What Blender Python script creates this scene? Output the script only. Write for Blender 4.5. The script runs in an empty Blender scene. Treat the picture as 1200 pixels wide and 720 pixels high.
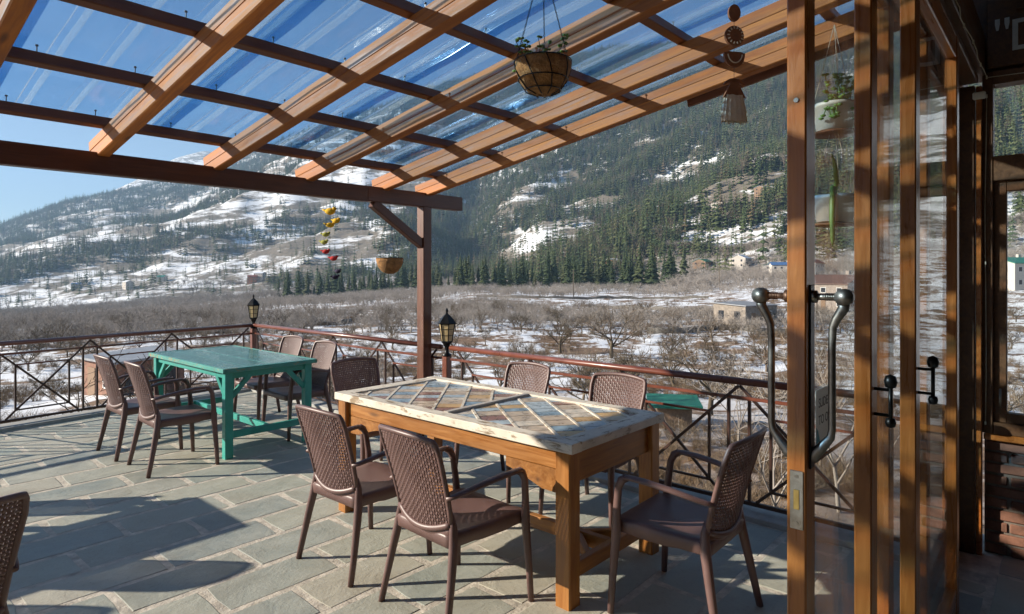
import bpy, bmesh, math, random
import numpy as np
from mathutils import Vector, Matrix, Euler
rnd = random.Random(7)
R_ = math.radians
SC = bpy.context.scene
COL = SC.collection

# ------------------------------------------------------------------ camera, world, sun, exposure
AZ = R_(41.45)                      # view direction, measured from +X (along the left railing) towards +Y (along the right railing)
FW = (math.cos(AZ), math.sin(AZ)); RT = (math.sin(AZ), -math.cos(AZ))
EYE = 1.6
cd = bpy.data.cameras.new('camera'); cam = bpy.data.objects.new('camera', cd); COL.objects.link(cam)
cam.location = (0, 0, EYE); cam.rotation_euler = (R_(90), 0, AZ - R_(90))
cd.sensor_width = 36; cd.lens = 736 / 1200 * 36; cd.shift_y = -40 / 1200
cd.clip_start = 0.05; cd.clip_end = 40000
SC.camera = cam
SUN_EL = R_(20.5)
SUN_DIR = Vector((-.688, .725, 0)).normalized()          # horizontal direction towards the sun
sun_to = Vector((SUN_DIR.x * math.cos(SUN_EL), SUN_DIR.y * math.cos(SUN_EL), math.sin(SUN_EL)))
world = bpy.data.worlds.new('World'); SC.world = world; world.use_nodes = True
wn = world.node_tree.nodes; wl = world.node_tree.links
sky = wn.new('ShaderNodeTexSky'); sky.sky_type = 'NISHITA'; sky.sun_disc = False
sky.sun_elevation = SUN_EL; sky.sun_rotation = math.atan2(SUN_DIR.x, SUN_DIR.y)
sky.altitude = 2000; sky.air_density = 1.0; sky.dust_density = 0.3; sky.ozone_density = 1.8
wn['Background'].inputs['Strength'].default_value = 0.055
wl.new(sky.outputs[0], wn['Background'].inputs['Color'])
ld = bpy.data.lights.new('sun', 'SUN'); lo = bpy.data.objects.new('sun', ld); COL.objects.link(lo)
ld.energy = 5.0; ld.angle = R_(0.5); ld.color = (1, .90, .76)
lo.rotation_euler = sun_to.to_track_quat('Z', 'Y').to_euler()
SC.view_settings.view_transform = 'Standard'; SC.view_settings.look = 'None'
SC.view_settings.exposure = 1.34; SC.view_settings.gamma = 1
SC.cycles.use_denoising = True; SC.cycles.use_adaptive_sampling = True; SC.cycles.adaptive_threshold = .02
SC.cycles.max_bounces = 7; SC.cycles.diffuse_bounces = 3; SC.cycles.transparent_max_bounces = 20; SC.cycles.volume_bounces = 0
SC.cycles.caustics_reflective = False; SC.cycles.caustics_refractive = False

# ------------------------------------------------------------------ helpers: objects
def pix(d, s, z=0.0):
    return Vector((d * FW[0] + s * RT[0], d * FW[1] + s * RT[1], z))

def tag(o, label=None, cat=None, group=None, kind=None):
    if label: o['label'] = label
    if cat: o['category'] = cat
    if group: o['group'] = group
    if kind: o['kind'] = kind
    return o

def empty(name, loc, rz=0):
    o = bpy.data.objects.new(name, None); COL.objects.link(o)
    o.location = loc; o.rotation_euler = (0, 0, rz); o.empty_display_size = .1
    return o

def link(name, me, parent=None, mat=None):
    if mat is not None and not me.materials: me.materials.append(mat)
    o = bpy.data.objects.new(name, me); COL.objects.link(o)
    if parent is not None: o.parent = parent
    return o

class MB:
    def __init__(s): s.v = []; s.f = []
    def quadbox(s, x0, x1, y0, y1, z0, z1):
        b = len(s.v)
        s.v += [(x0,y0,z0),(x1,y0,z0),(x1,y1,z0),(x0,y1,z0),(x0,y0,z1),(x1,y0,z1),(x1,y1,z1),(x0,y1,z1)]
        for f in ((3,2,1,0),(4,5,6,7),(0,1,5,4),(1,2,6,5),(2,3,7,6),(3,0,4,7)): s.f.append([b+i for i in f])
        return s
    def bbox(s, x0, x1, y0, y1, z0, z1, bev=.004):
        bm = bmesh.new(); bmesh.ops.create_cube(bm, size=1)
        for v in bm.verts: v.co = ((x0+x1)/2+v.co.x*(x1-x0), (y0+y1)/2+v.co.y*(y1-y0), (z0+z1)/2+v.co.z*(z1-z0))
        bmesh.ops.bevel(bm, geom=bm.edges[:], offset=bev, segments=1, affect='EDGES')
        return s.add_bm(bm)
    def add_bm(s, bm):
        b = len(s.v); bm.verts.index_update()
        s.v += [tuple(v.co) for v in bm.verts]
        for f in bm.faces: s.f.append([b+v.index for v in f.verts])
        bm.free(); return s
    def tube(s, path, rad, n=8, flat=1.0, ref=(0,0,1), cap=True, ph=0.0):
        P = [Vector(p) for p in path]; b = len(s.v); m = len(P)
        if not isinstance(rad, (list, tuple)): rad = [rad]*m
        u = None
        for i, p in enumerate(P):
            t = (P[min(i+1,m-1)] - P[max(i-1,0)]).normalized()
            if u is None:
                r = Vector(ref)
                if abs(r.dot(t)) > .95: r = Vector((1,0,0)) if abs(t.x) < .9 else Vector((0,1,0))
                u = (r - t*r.dot(t)).normalized()
            else:
                u = (u - t*u.dot(t)).normalized()
            w = t.cross(u)
            for k in range(n):
                a = 2*math.pi*k/n + ph
                s.v.append(tuple(p + u*math.cos(a)*rad[i] + w*math.sin(a)*rad[i]*flat))
        for i in range(m-1):
            for k in range(n):
                k2 = (k+1) % n
                s.f.append([b+i*n+k, b+i*n+k2, b+(i+1)*n+k2, b+(i+1)*n+k])
        if cap:
            s.f.append([b+k for k in range(n)][::-1]); s.f.append([b+(m-1)*n+k for k in range(n)])
        return s
    def lathe(s, prof, n=16, c=(0,0,0)):
        b = len(s.v)
        for r, z in prof:
            for k in range(n):
                a = 2*math.pi*k/n
                s.v.append((c[0]+r*math.cos(a), c[1]+r*math.sin(a), c[2]+z))
        for i in range(len(prof)-1):
            for k in range(n):
                k2 = (k+1)%n
                s.f.append([b+i*n+k, b+i*n+k2, b+(i+1)*n+k2, b+(i+1)*n+k])
        return s
    def prism(s, poly, z0, z1):
        b = len(s.v); n = len(poly)
        s.v += [(x,y,z0) for x,y in poly] + [(x,y,z1) for x,y in poly]
        s.f.append([b+i for i in range(n)][::-1]); s.f.append([b+n+i for i in range(n)])
        for i in range(n):
            j = (i+1)%n; s.f.append([b+i, b+j, b+n+j, b+n+i])
        return s
    def mesh(s, name, mat=None, smooth=False, auto=None):
        me = bpy.data.meshes.new(name); me.from_pydata(s.v, [], s.f); me.validate(); me.update()
        if smooth: me.polygons.foreach_set('use_smooth', [True]*len(me.polygons))
        if mat: me.materials.append(mat)
        return me
    def build(s, name, mat, parent=None, smooth=False):
        return link(name, s.mesh(name, mat, smooth), parent)

_barcache = {}
def bar(name, p0, p1, w, h, mat, parent=None, bev=.004, up=(0,0,1)):
    """straight member: local X runs along it; w across, h along 'up'"""
    p0 = Vector(p0); p1 = Vector(p1); L = (p1-p0).length
    key = (round(L,3), w, h, bev, mat.name)
    me = _barcache.get(key)
    if me is None:
        m = MB(); a, b_ = w/2, h/2; c = min(bev, a*.6, b_*.6)
        sec = [(-a+c,-b_),(a-c,-b_),(a,-b_+c),(a,b_-c),(a-c,b_),(-a+c,b_),(-a,b_-c),(-a,-b_+c)]
        for x in (0, L): m.v += [(x,y,z) for y,z in sec]
        for i in range(8): j=(i+1)%8; m.f.append([i,8+i,8+j,j][::-1])
        m.f.append([7,6,5,4,3,2,1,0][::-1]); m.f.append(list(range(8,16))[::-1])
        me = m.mesh(name, mat); 
        bm = bmesh.new(); bm.from_mesh(me); bmesh.ops.recalc_face_normals(bm, faces=bm.faces); bm.to_mesh(me); bm.free()
        _barcache[key] = me
    o = link(name, me, parent)
    x = (p1-p0).normalized(); u = Vector(up)
    if abs(u.dot(x)) > .99: u = Vector((0,1,0))
    z = (u - x*u.dot(x)).normalized(); y = z.cross(x)
    M = Matrix((x,y,z)).transposed().to_4x4(); M.translation = p0
    o.matrix_basis = M
    return o

def copy_tree(o, parent=None):
    c = o.copy(); COL.objects.link(c); c.parent = parent
    for ch in o.children: 
        k = ch.copy(); COL.objects.link(k); k.parent = c
        for g in ch.children:
            q = g.copy(); COL.objects.link(q); q.parent = k
    return c

def text_mesh(body, size, extrude=.001, spacing=1.0):
    cu = bpy.data.curves.new('letters', 'FONT'); cu.body = body; cu.size = size; cu.extrude = extrude; cu.space_line = spacing
    o = bpy.data.objects.new('letters', cu); COL.objects.link(o)
    dg = bpy.context.evaluated_depsgraph_get()
    me = bpy.data.meshes.new_from_object(o.evaluated_get(dg))
    bpy.data.objects.remove(o); me.materials.clear()
    return me

# ------------------------------------------------------------------ helpers: materials
class NT:
    def __init__(s, name):
        s.m = bpy.data.materials.new(name); s.m.use_nodes = True
        s.t = s.m.node_tree; s.n = s.t.nodes; s.b = s.n['Principled BSDF']; s.out = s.n['Material Output']
    def new(s, typ, **kw):
        n = s.n.new(typ)
        for k, v in kw.items():
            if hasattr(n, k) and k not in n.inputs: setattr(n, k, v)
            else: n.inputs[k].default_value = v
        return n
    def l(s, a, b): s.t.links.new(a, b)
    def ramp(s, fac, stops, interp='LINEAR'):
        r = s.n.new('ShaderNodeValToRGB'); r.color_ramp.interpolation = interp
        e = r.color_ramp.elements
        while len(e) < len(stops): e.new(.5)
        for q, (p, c) in zip(e, stops):
            q.position = p; q.color = (c[0], c[1], c[2], 1) if not isinstance(c, float) else (c, c, c, 1)
        s.l(fac, r.inputs[0]); return r.outputs[0]
    def coord(s, scale=(1,1,1), random=True, kind='Object', loc=(0,0,0)):
        tc = s.n.new('ShaderNodeTexCoord'); mp = s.n.new('ShaderNodeMapping')
        mp.inputs['Scale'].default_value = scale; mp.inputs['Location'].default_value = loc
        if random:
            oi = s.n.new('ShaderNodeObjectInfo'); ad = s.n.new('ShaderNodeVectorMath'); ad.operation = 'MULTIPLY_ADD'
            ad.inputs[1].default_value = (0,0,0)
            mul = s.n.new('ShaderNodeVectorMath'); mul.operation = 'SCALE'; mul.inputs[0].default_value = (13.7, 7.3, 11.1)
            s.l(oi.outputs['Random'], mul.inputs['Scale'])
            add = s.n.new('ShaderNodeVectorMath'); add.operation = 'ADD'
            s.l(tc.outputs[kind], add.inputs[0]); s.l(mul.outputs[0], add.inputs[1])
            s.n.remove(ad); s.l(add.outputs[0], mp.inputs[0])
        else: s.l(tc.outputs[kind], mp.inputs[0])
        return mp.outputs[0]
    def noise(s, vec, scale, detail=5, rough=.6, dist=0.0):
        n = s.n.new('ShaderNodeTexNoise'); n.inputs['Scale'].default_value = scale; n.inputs['Detail'].default_value = detail
        n.inputs['Roughness'].default_value = rough; n.inputs['Distortion'].default_value = dist
        s.l(vec, n.inputs['Vector']); return n.outputs['Fac']
    def mix(s, fac, a, b, mode='MIX'):
        n = s.n.new('ShaderNodeMix'); n.data_type = 'RGBA'; n.blend_type = mode
        for sock, val in ((n.inputs[0], fac), (n.inputs[6], a), (n.inputs[7], b)):
            if isinstance(val, (int, float)): sock.default_value = val
            elif isinstance(val, tuple): sock.default_value = (*val, 1)
            else: s.l(val, sock)
        return n.outputs[2]
    def math(s, op, a, b=0.0):
        n = s.n.new('ShaderNodeMath'); n.operation = op
        for i, val in enumerate((a, b)):
            if isinstance(val, (int, float)): n.inputs[i].default_value = val
            else: s.l(val, n.inputs[i])
        return n.outputs[0]
    def bump(s, h, strength=.3, dist=.01):
        b = s.n.new('ShaderNodeBump'); b.inputs['Strength'].default_value = strength; b.inputs['Distance'].default_value = dist
        s.l(h, b.inputs['Height']); s.l(b.outputs[0], s.b.inputs['Normal'])
    def col(s, c):
        if isinstance(c, tuple): s.b.inputs['Base Color'].default_value = (*c, 1)
        else: s.l(c, s.b.inputs['Base Color'])
    def rough(s, r):
        if isinstance(r, (int, float)): s.b.inputs['Roughness'].default_value = r
        else: s.l(r, s.b.inputs['Roughness'])
    def rand(s):
        return s.n.new('ShaderNodeObjectInfo').outputs['Random']

def m_wood(name, dark, light, rough=.5, coat=0.0, knots=True, fine=1.0, vary=.35):
    k = NT(name)
    v = k.coord((1.3*fine, 16*fine, 16*fine)); v2 = k.coord((.9, 5, 5), loc=(3,1,2))
    g = k.noise(v, 2.2, 7, .62, .9); big = k.noise(v2, 1.6, 3, .5, .3)
    c = k.ramp(g, [(.30, dark), (.52, tuple((a+b)/2 for a,b in zip(dark,light))), (.72, light)])
    c = k.mix(k.ramp(big, [(.35, 0.0), (.75, vary)]), c, tuple(x*.45 for x in dark), 'MIX')
    if knots:
        vk = k.coord((1.7, 7, 7), loc=(.4,.2,.1))
        vo = k.n.new('ShaderNodeTexVoronoi'); vo.inputs['Scale'].default_value = 1.3; k.l(vk, vo.inputs['Vector'])
        kn = k.ramp(vo.outputs['Distance'], [(.05, 1.0), (.16, 0.0)])
        c = k.mix(k.math('MULTIPLY', kn, .75), c, tuple(x*.3 for x in dark))
    r = k.rand()
    hv = k.n.new('ShaderNodeHueSaturation'); k.l(c, hv.inputs['Color'])
    mr = k.n.new('ShaderNodeMapRange'); mr.inputs[3].default_value = .78; mr.inputs[4].default_value = 1.18
    k.l(r, mr.inputs[0]); k.l(mr.outputs[0], hv.inputs['Value'])
    k.col(hv.outputs[0])
    k.rough(k.ramp(g, [(.3, max(0.0, rough-.12)), (.7, min(1.0, rough+.15))]))
    k.b.inputs['Coat Weight'].default_value = coat; k.b.inputs['Coat Roughness'].default_value = .25
    k.b.inputs['Specular IOR Level'].default_value = .35
    k.bump(g, .25, .004)
    return k.m

def m_plain(name, c, rough=.5, metal=0.0, var=.25, scale=12, bump=.1, bdist=.003, coat=0.0):
    k = NT(name); v = k.coord((1,1,1))
    n = k.noise(v, scale, 5, .65); 
    k.col(k.mix(k.ramp(n, [(.3, 0.0), (.75, 1.0)]), tuple(x*(1-var) for x in c), tuple(min(1, x*(1+var)) for x in c)))
    k.rough(k.ramp(n, [(.2, max(0.0, rough-.1)), (.8, min(1.0, rough+.1))])); k.b.inputs['Metallic'].default_value = metal
    k.b.inputs['Coat Weight'].default_value = coat
    if bump: k.bump(k.noise(v, scale*4, 4, .6), bump, bdist)
    return k.m

def m_painted(name, paint, wear, amount=.5, rough=.45, scale=7):
    k = NT(name); v = k.coord((1.6, 6, 6)); vb = k.coord((1,1,1), loc=(1,2,3))
    a = k.noise(v, scale*.6, 8, .7, .4); b = k.noise(vb, 2.2, 3, .6)
    w = k.math('ADD', k.math('MULTIPLY', a, .75), k.math('MULTIPLY', b, .3))
    f = k.ramp(w, [(1.05-amount*.78, 0.0), (1.12-amount*.78, 1.0)])
    sh = k.ramp(k.noise(vb, 5, 5, .6), [(.3, tuple(x*.78 for x in paint)), (.7, tuple(min(1,x*1.15) for x in paint))])
    wc = k.ramp(k.noise(v, 4, 6, .6), [(.35, tuple(x*.5 for x in wear)), (.7, wear)])
    k.col(k.mix(f, sh, wc)); k.rough(k.ramp(f, [(0.0, rough), (1.0, .75)]))
    k.bump(k.math('SUBTRACT', a, f), .3, .003)
    return k.m

def m_sheet(name, tint, gloss, rough, haze, hazecol=(.75,.8,.85), ior=1.45, scuff=True, streak=(1,1,1)):
    """thin clear sheet: see-through with a Fresnel gloss and a pale haze: dust, and on roof ribs a painted glint"""
    k = NT(name); k.n.remove(k.b)
    tr = k.n.new('ShaderNodeBsdfTransparent'); tr.inputs[0].default_value = (*tint, 1)
    gl = k.n.new('ShaderNodeBsdfGlossy'); gl.inputs['Roughness'].default_value = rough
    # Schlick reflectance from the angle to the surface, the same on either side of the sheet
    ge = k.n.new('ShaderNodeNewGeometry'); dt = k.n.new('ShaderNodeVectorMath'); dt.operation = 'DOT_PRODUCT'
    k.l(ge.outputs['Normal'], dt.inputs[0]); k.l(ge.outputs['Incoming'], dt.inputs[1])
    inv = k.math('SUBTRACT', 1.0, k.math('ABSOLUTE', dt.outputs['Value']))
    f0 = ((ior-1)/(ior+1))**2
    fres = k.math('ADD', k.math('MULTIPLY', k.math('POWER', inv, 5.0), 1-f0), f0)
    df = k.n.new('ShaderNodeBsdfTranslucent'); df.inputs[0].default_value = (*hazecol, 1)
    d2 = k.n.new('ShaderNodeBsdfDiffuse'); d2.inputs[0].default_value = (*hazecol, 1)
    dm = k.n.new('ShaderNodeMixShader'); k.l(df.outputs[0], dm.inputs[1]); k.l(d2.outputs[0], dm.inputs[2])
    m1 = k.n.new('ShaderNodeMixShader'); k.l(tr.outputs[0], m1.inputs[1]); k.l(gl.outputs[0], m1.inputs[2])
    k.l(k.math('MULTIPLY', fres, gloss), m1.inputs[0])
    m2 = k.n.new('ShaderNodeMixShader'); k.l(m1.outputs[0], m2.inputs[1]); k.l(dm.outputs[0], m2.inputs[2])
    v = k.coord(streak); n = k.noise(v, 2.5, 7, .72, 1.0)
    if scuff: k.l(k.ramp(n, [(.35, haze*.35), (.62, haze), (.8, haze*2.4)]), m2.inputs[0])
    else: m2.inputs[0].default_value = haze
    k.l(m2.outputs[0], k.out.inputs[0])
    return k.m

WOOD_RAFTER = m_wood('varnished_pine', (.29,.085,.016), (.60,.225,.052), .6, 0)
WOOD_PURLIN = m_wood('dark_stained_batten', (.13,.042,.018), (.235,.088,.038), .5, .1, knots=False)
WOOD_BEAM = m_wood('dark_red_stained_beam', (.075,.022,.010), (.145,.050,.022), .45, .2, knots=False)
WOOD_DOOR = m_wood('orange_varnished_door_wood', (.25,.070,.012), (.47,.160,.032), .33, .35, knots=False)
WOOD_TABLE = m_wood('honey_table_wood', (.25,.088,.016), (.50,.225,.055), .45, .2, vary=.6)
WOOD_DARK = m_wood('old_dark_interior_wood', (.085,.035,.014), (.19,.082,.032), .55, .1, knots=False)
WHITEWASH = m_painted('worn_whitewash', (.64,.58,.48), (.36,.26,.16), .635, .65, 9)
GREYSLAT = m_painted('weathered_grey_slat', (.42,.38,.33), (.22,.16,.11), .5, .6)
TEAL = m_painted('worn_teal_paint', (.03,.30,.25), (.24,.14,.07), .50, .4)
TEALTOP = m_painted('worn_teal_board', (.085,.235,.215), (.22,.22,.17), .56, .22)
TEALEDGE = m_painted('chipped_teal_edge', (.05,.28,.24), (.42,.27,.13), .64, .5)
RAILPAINT = m_plain('red_brown_rail_paint', (.15,.045,.026), .32, 0, .25, 9, .08, .001, .3)
IRONDARK = m_plain('dark_brown_iron', (.05,.024,.018), .38, .2, .3, 14, .1, .001)
BLACKIRON = m_plain('black_iron', (.012,.012,.013), .38, .6, .3, 20, .15, .001)
STEEL = m_plain('worn_steel', (.34,.31,.27), .34, 1, .35, 18, .2, .001)
PLASTIC = m_plain('brown_plastic', (.125,.071,.063), .44, 0, .16, 7, .06, .0008)
MORTAR = m_plain('pale_mortar', (.52,.47,.39), .9, 0, .42, 11, .9, .006)
CONCRETE = m_plain('grey_concrete', (.36,.36,.34), .85, 0, .25, 6, .4, .004)
HANDLE = m_plain('worn_iron_handle', (.20,.18,.16), .42, .95, .4, 22, .25, .001)
COIR = m_plain('coir_fibre', (.33,.17,.06), .95, 0, .5, 30, 1.0, .012)
TERRACOTTA = m_plain('terracotta', (.22,.085,.035), .75, 0, .3, 30, .4, .002)
CREAM = m_plain('cream_fringe', (.62,.54,.42), .9, 0, .15, 40, .5, .002)
WHITEPOT = m_plain('white_pot', (.72,.68,.60), .5, 0, .1, 10, .1)
SUCCULENT = m_plain('succulent_leaf', (.12,.22,.035), .45, 0, .4, 20, .1)
BRICKM = m_plain('red_brick', (.21,.095,.062), .9, 0, .55, 7, .7, .004)
GLASS = m_sheet('door_glass', (.96,.975,.97), .6, .0, .008, ior=1.5)
TABLEGLASS = m_sheet('table_glass', (.97,.985,.98), .16, .03, .0, ior=1.5)
POLY = m_sheet('clear_polycarbonate', (.715,.845,.945), .5, .14, .020, (.80,.86,.92), ior=1.5, streak=(5,.7,1))
POLYRIB = m_sheet('polycarbonate_rib_glint', (.84,.92,.98), .9, .12, .21, (.85,.9,.95), ior=1.5, streak=(7,.8,1))  # whitish haze paints the bright glint streaks onto the rib sides
AMBER = m_plain('amber_lantern_glass', (.55,.42,.22), .2, 0, .2, 30, .1)
WHITEPAINT = m_plain('white_paint', (.72,.71,.68), .7, 0, .1, 30, .1)
LABELW = m_plain('white_label', (.78,.78,.76), .5, 0, .04, 30, 0)
INK = m_plain('dark_ink', (.02,.02,.025), .5, 0, .1, 30, 0)
CYAN = m_plain('blue_print', (.02,.28,.42), .5, 0, .1, 30, 0)

def m_stone():
    k = NT('slate_paving'); v = k.coord((1,1,1)); r = k.rand()
    base = k.ramp(r, [(0.0,(.20,.215,.18)),(.15,(.38,.38,.31)),(.30,(.265,.295,.26)),(.44,(.42,.385,.30)),(.58,(.30,.325,.27)),(.72,(.215,.245,.23)),(.86,(.35,.355,.285)),(1.0,(.285,.285,.24))])
    n = k.noise(v, 5, 8, .68, .6); c = k.mix(k.ramp(n, [(.32,0.0),(.68,.9)]), base, k.mix(.55, base, (.50,.50,.43)))
    n2 = k.noise(k.coord((1,1,1), loc=(4,4,4)), 2.2, 4, .6); c = k.mix(k.ramp(n2,[(.45,0.0),(.8,.5)]), c, (.27,.225,.155))
    n3 = k.noise(v, 55, 4, .7); c = k.mix(k.ramp(n3,[(.55,0.0),(.8,.4)]), c, (.07,.075,.07))
    k.col(c); k.rough(k.ramp(n, [(.3,.48),(.75,.8)]))
    k.bump(k.math('ADD', k.math('MULTIPLY', n, 1.0), k.math('MULTIPLY', n3, .25)), .55, .014)
    return k.m
STONE = m_stone()

# ------------------------------------------------------------------ numeric noise for the land
def _hash(ix, iy, seed):
    h = (ix.astype(np.int64)*374761393 + iy.astype(np.int64)*668265263 + seed*1442695041) & 0xffffffff
    h = ((h ^ (h >> 13)) * 1274126177) & 0xffffffff
    return ((h ^ (h >> 16)) & 0xffff) / 65535.0
def vn(x, y, seed=0):
    ix = np.floor(x); iy = np.floor(y); fx = x-ix; fy = y-iy
    fx = fx*fx*(3-2*fx); fy = fy*fy*(3-2*fy)
    a = _hash(ix,iy,seed); b = _hash(ix+1,iy,seed); c = _hash(ix,iy+1,seed); d = _hash(ix+1,iy+1,seed)
    return (a*(1-fx)+b*fx)*(1-fy) + (c*(1-fx)+d*fx)*fy
def fbm(x, y, seed=0, oct=5, gain=.5):
    t = 0; a = .5; n = 0
    for i in range(oct):
        t = t + a*vn(x*2**i+i*17.3, y*2**i+i*9.1, seed+i); n += a; a *= gain
    return t/n
def u2phi(u): return math.atan((u-600)/736)
def tab(phi, pts): return np.interp(phi, [u2phi(a) for a,_ in pts], [b for _,b in pts])
SKYLINE = [(-900,285),(-400,282),(0,266),(30,254),(60,243),(100,234),(160,222),(230,203),(350,158),(500,105),(600,80),(700,62),(900,44),(1200,24),(1700,20),(2600,80)]
RIDGE_R = [(-900,3300),(0,3100),(200,2950),(400,2650),(560,2350),(700,2000),(900,1750),(1200,1650),(2000,1700)]
FOOT_R = [(-900,1000),(0,950),(150,820),(300,720),(430,620),(510,640),(545,680),(580,620),(640,500),(760,430),(900,380),(1200,360),(2000,380)]
FAR_V = [(-900,305),(-100,300),(0,290),(60,262),(100,236),(150,217),(200,200),(240,190),(300,195),(420,240),(520,260),(700,260),(1200,260)]

def land(x, y):
    d = x*FW[0]+y*FW[1]; s = x*RT[0]+y*RT[1]
    r = np.hypot(x, y)+1e-6; phi = np.clip(np.arctan2(s, d), -1.25, 1.25); cp = np.maximum(np.cos(phi), .3)
    near = np.clip((r-9)/55, 0, 1); near = near*near*(3-2*near)
    drop = 5.2+3.0*near
    dd = np.minimum(r, 1100)*cp; ss = dd*np.tan(phi)
    drop = drop + .07*np.maximum(0, -ss-.05*dd)*np.clip((r-60)/240,0,1) - .10*np.maximum(0, ss-.22*dd)*np.clip((r-90)/200,0,1)
    zf = EYE-drop + (fbm(x*.03,y*.03,3,4)-.5)*1.6*np.clip((r-8)/40,0,1) + (fbm(x*.25,y*.25,5,3)-.5)*.5
    R0 = tab(phi, FOOT_R); R1 = tab(phi, RIDGE_R)
    t = (r-R0)/(R1-R0); tc = np.clip(t, 0, 1)
    zr = EYE + (320-tab(phi, SKYLINE))/736*R1*cp
    g = .30*tc**.9+.70*tc**1.45
    nz = fbm(x/700.0, y/700.0, 11, 6, .5); rid = 1-np.abs(2*fbm(x/520.0+3, y/520.0, 23, 5, .5)-1)*2
    amp = np.sin(np.pi*np.clip(tc,0,1))**.8
    zm = zf + (zr-zf)*g + amp*((nz-.5)*.50+(rid-.3)*.16)*np.abs(zr-zf)*.7
    # a ravine between the two flanks
    rav = np.exp(-((phi-u2phi(548))/.07)**2)*np.clip(tc*3,0,1)*np.clip((.8-tc)*2,0,1)
    zm = zm - rav*90
    zm = zm + (fbm(x/60.0,y/60.0,31,4)-.5)*26*np.clip(tc*6,0,1)
    back = np.clip((r-R1)/700, 0, 1)
    R2 = 4700.0
    z2 = EYE + (320-tab(phi, FAR_V))/736*R2*cp + (fbm(x/900.,y/900.,41,4)-.5)*260
    down = zr*(1-.55*back)
    bb = np.clip((r-R1-500)/(R2-R1-500),0,1); bb = bb*bb*(3-2*bb)
    zb = down*(1-bb)+z2*bb
    z = np.where(t <= 1, zm, zb)
    return np.where(t <= 0, zf, z)
def land1(x, y): return float(land(np.array([x]), np.array([y]))[0])
def project(x, y, z):
    d = x*FW[0]+y*FW[1]; s = x*RT[0]+y*RT[1]
    return 600+736*s/d, 320-736*(z-EYE)/d, d
def ground_at(u, d):
    p = pix(d, (u-600)/736*d); p.z = land1(p.x, p.y); return p

def m_land():
    k = NT('snowy_hillside')
    v = k.coord((1,1,1), random=False)
    geo = k.n.new('ShaderNodeNewGeometry')
    P = geo.outputs['Position']
    mp = k.n.new('ShaderNodeMapping'); mp.inputs['Scale'].default_value = (.0075,.0075,.035); k.l(P, mp.inputs[0])
    big = k.noise(mp.outputs[0], 1.0, 9, .66, .5)
    mp2 = k.n.new('ShaderNodeMapping'); mp2.inputs['Scale'].default_value = (.16,.16,.16); k.l(P, mp2.inputs[0])
    small = k.noise(mp2.outputs[0], 1.0, 8, .65, .8)
    mp3 = k.n.new('ShaderNodeMapping'); mp3.inputs['Scale'].default_value = (.028,.028,.11); k.l(P, mp3.inputs[0])
    mid = k.noise(mp3.outputs[0], 1.0, 7, .7, .6)
    tuft = k.noise(mp2.outputs[0], 9.0, 5, .7, .3)
    # distance from the terrace decides which grain is read as snow patches
    ln = k.n.new('ShaderNodeVectorMath'); ln.operation = 'LENGTH'; k.l(P, ln.inputs[0])
    far = k.ramp(k.math('DIVIDE', ln.outputs['Value'], 1000.0), [(.22, 0.0), (.5, 1.0)])
    nearfac = k.math('ADD', k.math('MULTIPLY', small, .75), k.math('MULTIPLY', tuft, .25))
    sn = k.ramp(nearfac, [(.472, 0.0), (.517, 1.0)])
    sf = k.ramp(k.math('ADD', k.math('MULTIPLY', big, .62), k.math('MULTIPLY', mid, .38)), [(.485, 0.0), (.545, 1.0)])
    sn = k.math('MULTIPLY', sn, k.ramp(k.math('DIVIDE', ln.outputs['Value'], 100.0), [(.17, .12), (.42, 1.0)]))
    snow = k.mix(far, sn, sf)
    soil = k.ramp(tuft, [(.3,(.075,.047,.03)),(.5,(.19,.115,.068)),(.7,(.29,.20,.12))])
    rock = k.ramp(small, [(.3,(.09,.085,.065)),(.55,(.17,.14,.105)),(.75,(.25,.205,.16))])
    bare = k.mix(far, soil, rock)
    k.col(k.mix(snow, bare, (.80,.82,.85))); k.rough(.85)
    k.bump(k.math('ADD', nearfac, k.math('MULTIPLY', snow, .1)), .5, .25)
    return k.m
LAND = m_land()

def build_land():
    phis = np.concatenate([np.linspace(-math.pi, -1.0, 26)[:-1], np.linspace(-1.0, 1.0, 330), np.linspace(1.0, math.pi, 26)[1:-1]])
    rs = np.concatenate([np.array([2.0, 5.0]), np.geomspace(8.3, 6500, 260)])
    PH, RR = np.meshgrid(phis, rs)
    D = RR*np.cos(PH); S = RR*np.sin(PH)
    X = D*FW[0]+S*RT[0]; Y = D*FW[1]+S*RT[1]; Z = land(X, Y)
    n, m = PH.shape[1], PH.shape[0]
    V = np.stack([X.ravel(), Y.ravel(), Z.ravel()], 1)
    F = []
    for i in range(m-1):
        for j in range(n):
            j2 = (j+1) % n
            F.append((i*n+j, i*n+j2, (i+1)*n+j2, (i+1)*n+j))
    F.append(tuple(range(n))[::-1])
    me = bpy.data.meshes.new('terrain'); me.from_pydata(V.tolist(), [], F); me.update()
    me.polygons.foreach_set('use_smooth', [True]*len(me.polygons)); me.materials.append(LAND)
    bm = bmesh.new(); bm.from_mesh(me); bmesh.ops.recalc_face_normals(bm, faces=bm.faces)
    if bm.faces[1000].normal.z < 0: bmesh.ops.reverse_faces(bm, faces=bm.faces)
    bm.to_mesh(me); bm.free()
    return tag(link('terrain', me), kind='structure')
build_land()

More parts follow.
